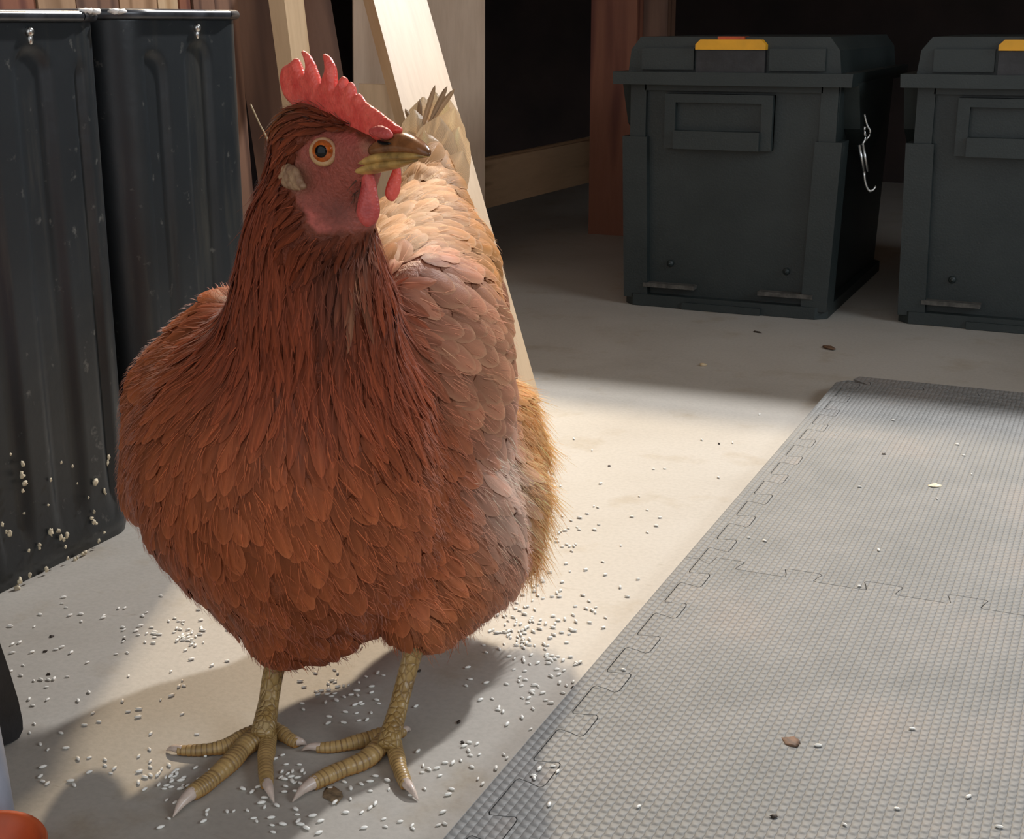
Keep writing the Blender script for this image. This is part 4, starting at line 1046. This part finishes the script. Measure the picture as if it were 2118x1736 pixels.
beak('beak_edge', [(738, 346), (768, 324), (798, 313), (826, 311), (850, 312), (870, 315), (886, 319)], [(732, 364), (762, 348), (794, 339), (826, 334), (850, 332), (870, 329), (886, 325)], [0.0070, 0.0082, 0.0078, 0.0068, 0.0060, 0.0044, 0.0010], M['beak_low'], 0.8)
beak('lower_beak', [(733, 352), (764, 338), (796, 329), (824, 326), (846, 327), (862, 328)], [(730, 370), (758, 364), (790, 356), (818, 350), (840, 342), (862, 334)], [0.0062, 0.0078, 0.0066, 0.0052, 0.0036, 0.0010], M['beak_low'], 1.0)
ns = PL(790, 300, HC + HSD*0.0085, HSD)
V, F = tube_geo(smooth_path([PL(x, y, HC+HSD*0.0082, HSD) for x, y in ((780, 291), (792, 296), (808, 297))], 8), [0.0002, 0.0008, 0.0010, 0.0011, 0.0010, 0.0009, 0.0007, 0.0002], 8)
mesh_obj('nostril', hloc(V), F, M['pupil'], hen, smooth=True)

# ---- the other side of the head
def mirrored(o, parent):
    me = o.data.copy(); n = len(me.vertices); co = np.empty(n*3, np.float32); me.vertices.foreach_get('co', co); co = co.reshape(-1, 3) + BASE
    co = co - 2*((co-HC) @ HSD)[:, None]*HSD - BASE; me.vertices.foreach_set('co', co.astype(np.float32).ravel()); me.flip_normals(); me.update()
    c = bpy.data.objects.new(o.name.split('.')[0], me); COL.objects.link(c); c.parent = parent; return c
for nm in ('eye', 'eyelid', 'nostril'):
    src = [c for c in hen.children if c.name.split('.')[0] == nm][0]; m_ = mirrored(src, hen)
    for ch in list(src.children): mirrored(ch, m_)

# ---- legs, toes, claws
def leg_part(name, path, radii, n=24):
    p = smooth_path(path, n); r = np.interp(np.linspace(0, 1, n), np.linspace(0, 1, len(radii)), radii)
    V, F = tube_geo(p, r, 16, up=(0.3, 1, 0.2)); return mesh_obj(name, hloc(V), F, M['leg'], hen, smooth=True)
ankL = G(546, 1508, 0.011); ankR = G(806, 1528, 0.011)
leg_part('shank', [P(588, 1310, 0.758), P(566, 1390, 0.752), P(556, 1450, 0.745), ankL, ankL + np.array([-0.001, -0.006, -0.003])], [0.0075, 0.0064, 0.0062, 0.0074, 0.0068])
leg_part('shank', [P(868, 1300, 0.750), P(848, 1372, 0.745), P(826, 1455, 0.732), ankR, ankR + np.array([-0.001, -0.006, -0.003])], [0.0070, 0.0058, 0.0055, 0.0068, 0.0062])
def toe(path, r0, r1, tip, mk=None):
    n = 110; pts = [G(x, y, r0*0.85+(r1-r0)*0.85*i/(len(path)-1)) for i, (x, y) in enumerate(path)]
    p = smooth_path(pts, n); ln = np.linalg.norm(p[-1]-p[0]); t = np.linspace(0, 1, n); nring = max(6, int(ln/0.0026))
    saw = (t*nring) % 1.0; knuckle = 0.10*np.abs(np.sin(t*math.pi*3.0))
    r = (r0+(r1-r0)*t)*(1.0 + knuckle - 0.06) * (0.93+0.13*np.sqrt(saw)); r[-1] *= 0.75
    K_ = 16; V, F = tube_geo(p, r, K_, flat=0.95)
    V = np.array(V); V[:, 2] = np.maximum(V[:, 2], 0.0004)
    C = np.empty((len(V), 3)); top_c, gap_c, low_c = np.array([0.46, 0.31, 0.125]), np.array([0.23, 0.14, 0.06]), np.array([0.54, 0.25, 0.05])
    for i in range(n):
        for k in range(K_):
            c = top_c*(0.9+0.25*((i*7) % 5)/5) if saw[i] > 0.18 else gap_c
            if math.sin(2*math.pi*k/K_) < -0.15: c = 0.35*c+0.65*low_c
            C[i*K_+k] = c
    o = mesh_obj('toe', hloc(V), F, M['toe'], hen, smooth=True, colors=C)
    e = p[-1]; d = nrm(p[-1]-p[-4]); tp = G(*tip, 0.0008); cn = 12
    cpth = smooth_path([e - d*0.003 + np.array([0, 0, 0.0005]), e + (tp-e)*0.45 + np.array([0, 0, 0.0016]), tp], cn); rc = r1*0.78*(1-np.linspace(0, 1, cn)**1.6)+0.0003
    V, F = tube_geo(cpth, rc, 12); mesh_obj('claw', hloc(V), F, M['claw'], o, smooth=True)
    return o
R0, R1 = 0.0066, 0.0046
toe([(549, 1512), (508, 1543), (476, 1578), (428, 1620), (394, 1644)], R0, R1, (358, 1690))
toe([(544, 1512), (494, 1531), (464, 1545), (417, 1552), (367, 1553)], R0*0.9, 0.0030, (344, 1553))
toe([(550, 1512), (553, 1542), (549, 1578), (552, 1626)], R0*0.9, 0.0037, (567, 1661))
toe([(548, 1505), (574, 1512), (596, 1527), (616, 1539)], R0*0.8, 0.0034, (634, 1541))
toe([(806, 1530), (796, 1533), (757, 1571), (696, 1597), (645, 1622)], R0, R1, (605, 1659))
toe([(806, 1526), (781, 1524), (739, 1535), (695, 1545), (654, 1548)], R0*0.9, 0.0030, (624, 1553))
toe([(808, 1530), (817, 1553), (827, 1591), (841, 1626)], R0*0.85, 0.0036, (865, 1656))
toe([(806, 1524), (822, 1518), (835, 1514)], R0*0.7, 0.0030, (850, 1512))

# ------------------------------------------------------------------ spilled grain, crumbs and bits on the floor
gV, gF = uv_sphere((0, 0, 0), (0.0019, 0.00085, 0.0007), 8, 5)
gme = bpy.data.meshes.new('rice_grain'); gme.from_pydata(gV.tolist(), [], [list(f) for f in gF]); gme.polygons.foreach_set('use_smooth', [True]*len(gme.polygons)); gme.materials.append(M['grain'])
spots = []
def scatter(n, x0, x1, y0, y1):
    for _ in range(n): spots.append((random.uniform(x0, x1), random.uniform(y0, y1)))
def cluster(n, x, y, sx, sy):
    for _ in range(n): spots.append((random.gauss(x, sx), random.gauss(y, sy)))
cluster(60, 1070, 1310, 40, 35); cluster(60, 1090, 1290, 60, 50); cluster(28, 1140, 1180, 45, 45); cluster(22, 1160, 1080, 40, 40); cluster(40, 1120, 1400, 60, 40)
cluster(36, 390, 1318, 40, 14); cluster(16, 300, 1300, 60, 22); scatter(46, 20, 500, 1230, 1420); scatter(55, 60, 420, 1400, 1640); scatter(40, 300, 620, 1560, 1720)
cluster(16, 340, 1615, 26, 10); cluster(14, 590, 1605, 20, 16); scatter(45, 560, 1000, 1600, 1730); scatter(40, 620, 800, 1390, 1500); cluster(16, 690, 1415, 20, 14); scatter(50, 860, 1160, 1400, 1640)
scatter(18, 1150, 1320, 1080, 1400); scatter(10, 1160, 1480, 900, 1080); scatter(20, 1100, 2100, 1000, 1720); scatter(8, 1420, 2100, 850, 1000)
spots = [s for s in spots if s[0] > 3 and s[1] > 840 and s[1] < 1733]
def on_mat(q): return q[0] > ML - 0.001 and q[1] < far_v1 + 0.027
sp3 = []
for x, y in spots:
    q = room(G(x, y)); z = 0.0007
    if q[0] > ML - 0.004:
        if q[0] < ML + 0.004: continue
        q = room(G(x, y, TH)); z = TH + 0.0012
        if q[0] < ML + 0.003: continue
    sp3.append((math.hypot(q[0], q[1]), q[0], q[1], z))
sp3.sort()
used = []; ok3 = []
for s in sp3:
    if all((s[1]-t[1])**2+(s[2]-t[2])**2 > 0.0022**2 for t in ok3): ok3.append(s)
def gm(s): 
    sc = random.uniform(0.85, 1.4)
    return Matrix.Translation((s[1], s[2], s[3]*sc if s[3] < 0.005 else s[3])) @ Matrix.Rotation(random.uniform(0, math.pi), 4, 'Z') @ Matrix.Scale(sc, 4)
for s in ok3[:300]:
    o = bpy.data.objects.new('rice_grain', gme); COL.objects.link(o); o.matrix_world = gm(s)
    tag(o, 'tiny white grain of rice scattered on the ground around the hen', 'grain', 'rice grains scattered round the hen')
V = []; F = []
for s in ok3[300:]:
    m = gm(s); b = len(V); V += [tuple(m @ Vector(v)) for v in gV]; F += [tuple(i+b for i in f) for f in gF]
if V:
    o = mesh_obj('scattered_rice', V, F, M['grain'], smooth=True); o['kind'] = 'stuff'; tag(o, 'tiny white rice grains strewn over the farther floor', 'grain')
def bit(name, x, y, rx, ry, rz, mat, label, cat, group, z=0.0):
    q = room(G(x, y, z)); V, F = lump((rx, ry, rz), 0.8, 9)
    o = mesh_obj(name, V, F, mat, smooth=True); o.location = (q[0], q[1], z+rz*0.75); o.rotation_euler = (0, 0, random.uniform(0, 3)); return tag(o, label, cat, group)
for i, (x, y) in enumerate([(107, 1318), (94, 1349), (256, 1325), (101, 1396), (949, 1496), (957, 1538), (1186, 1424), (1487, 919), (1260, 965), (867+0, 1390)]):
    bit('crumb', x, y, 0.0016, 0.001, 0.0008, M['crumb'], 'tiny dark crumb lying on the pale concrete', 'crumb', 'dark crumbs on the floor')
for x, y in [(1601, 1692), (1828, 941)]:
    bit('crumb', x, y, 0.0022, 0.0014, 0.001, M['crumb'], 'tiny dark crumb lying on the grey foam mat', 'crumb', 'dark crumbs on the mat', TH)
bit('dried_dropping', 690, 1648, 0.009, 0.005, 0.0008, M['dropping'], 'flat brown dried dropping beside the front claw of the right foot', 'dropping', None)
bit('dry_leaf', 1715, 722, 0.011, 0.005, 0.0022, M['leaf'], 'curled brown leaf scrap on the shaded floor before the whole storage box', 'leaf', None)
bit('wood_chip', 1566, 688, 0.007, 0.002, 0.0012, M['crumb'], 'dark sliver on the shaded floor just under the whole storage box', 'wood chip', None)
bit('pale_chip', 1453, 757, 0.005, 0.004, 0.002, M['straw'], 'pale chip at the border of the shade near the mat', 'wood chip', None)
bit('mat_stain', 1634, 1536, 0.006, 0.005, 0.0006, M['leaf'], 'flattened brown scrap stuck to the near foam tile', 'scrap', None, TH)
bit('pale_scrap', 1935, 1006, 0.007, 0.006, 0.0008, M['mash'], 'flat pale scrap stuck to the farther foam tile', 'scrap', None, TH)
V, F = tube_geo(smooth_path([RP(518, 215, 1.46), RP(536, 255, 1.46), RP(560, 310, 1.46), RP(600, 480, 1.46), RP(640, 740, 1.46)*[1, 1, 0]], 20), [0.0009]*20, 6)
b0 = V[-3]*[1, 1, 0]
tag(mesh_obj('straw_stalk', V-b0, F, M['straw'], smooth=True, loc=b0), 'thin dry stalk standing between the dark bin and the hen\'s neck', 'stalk')
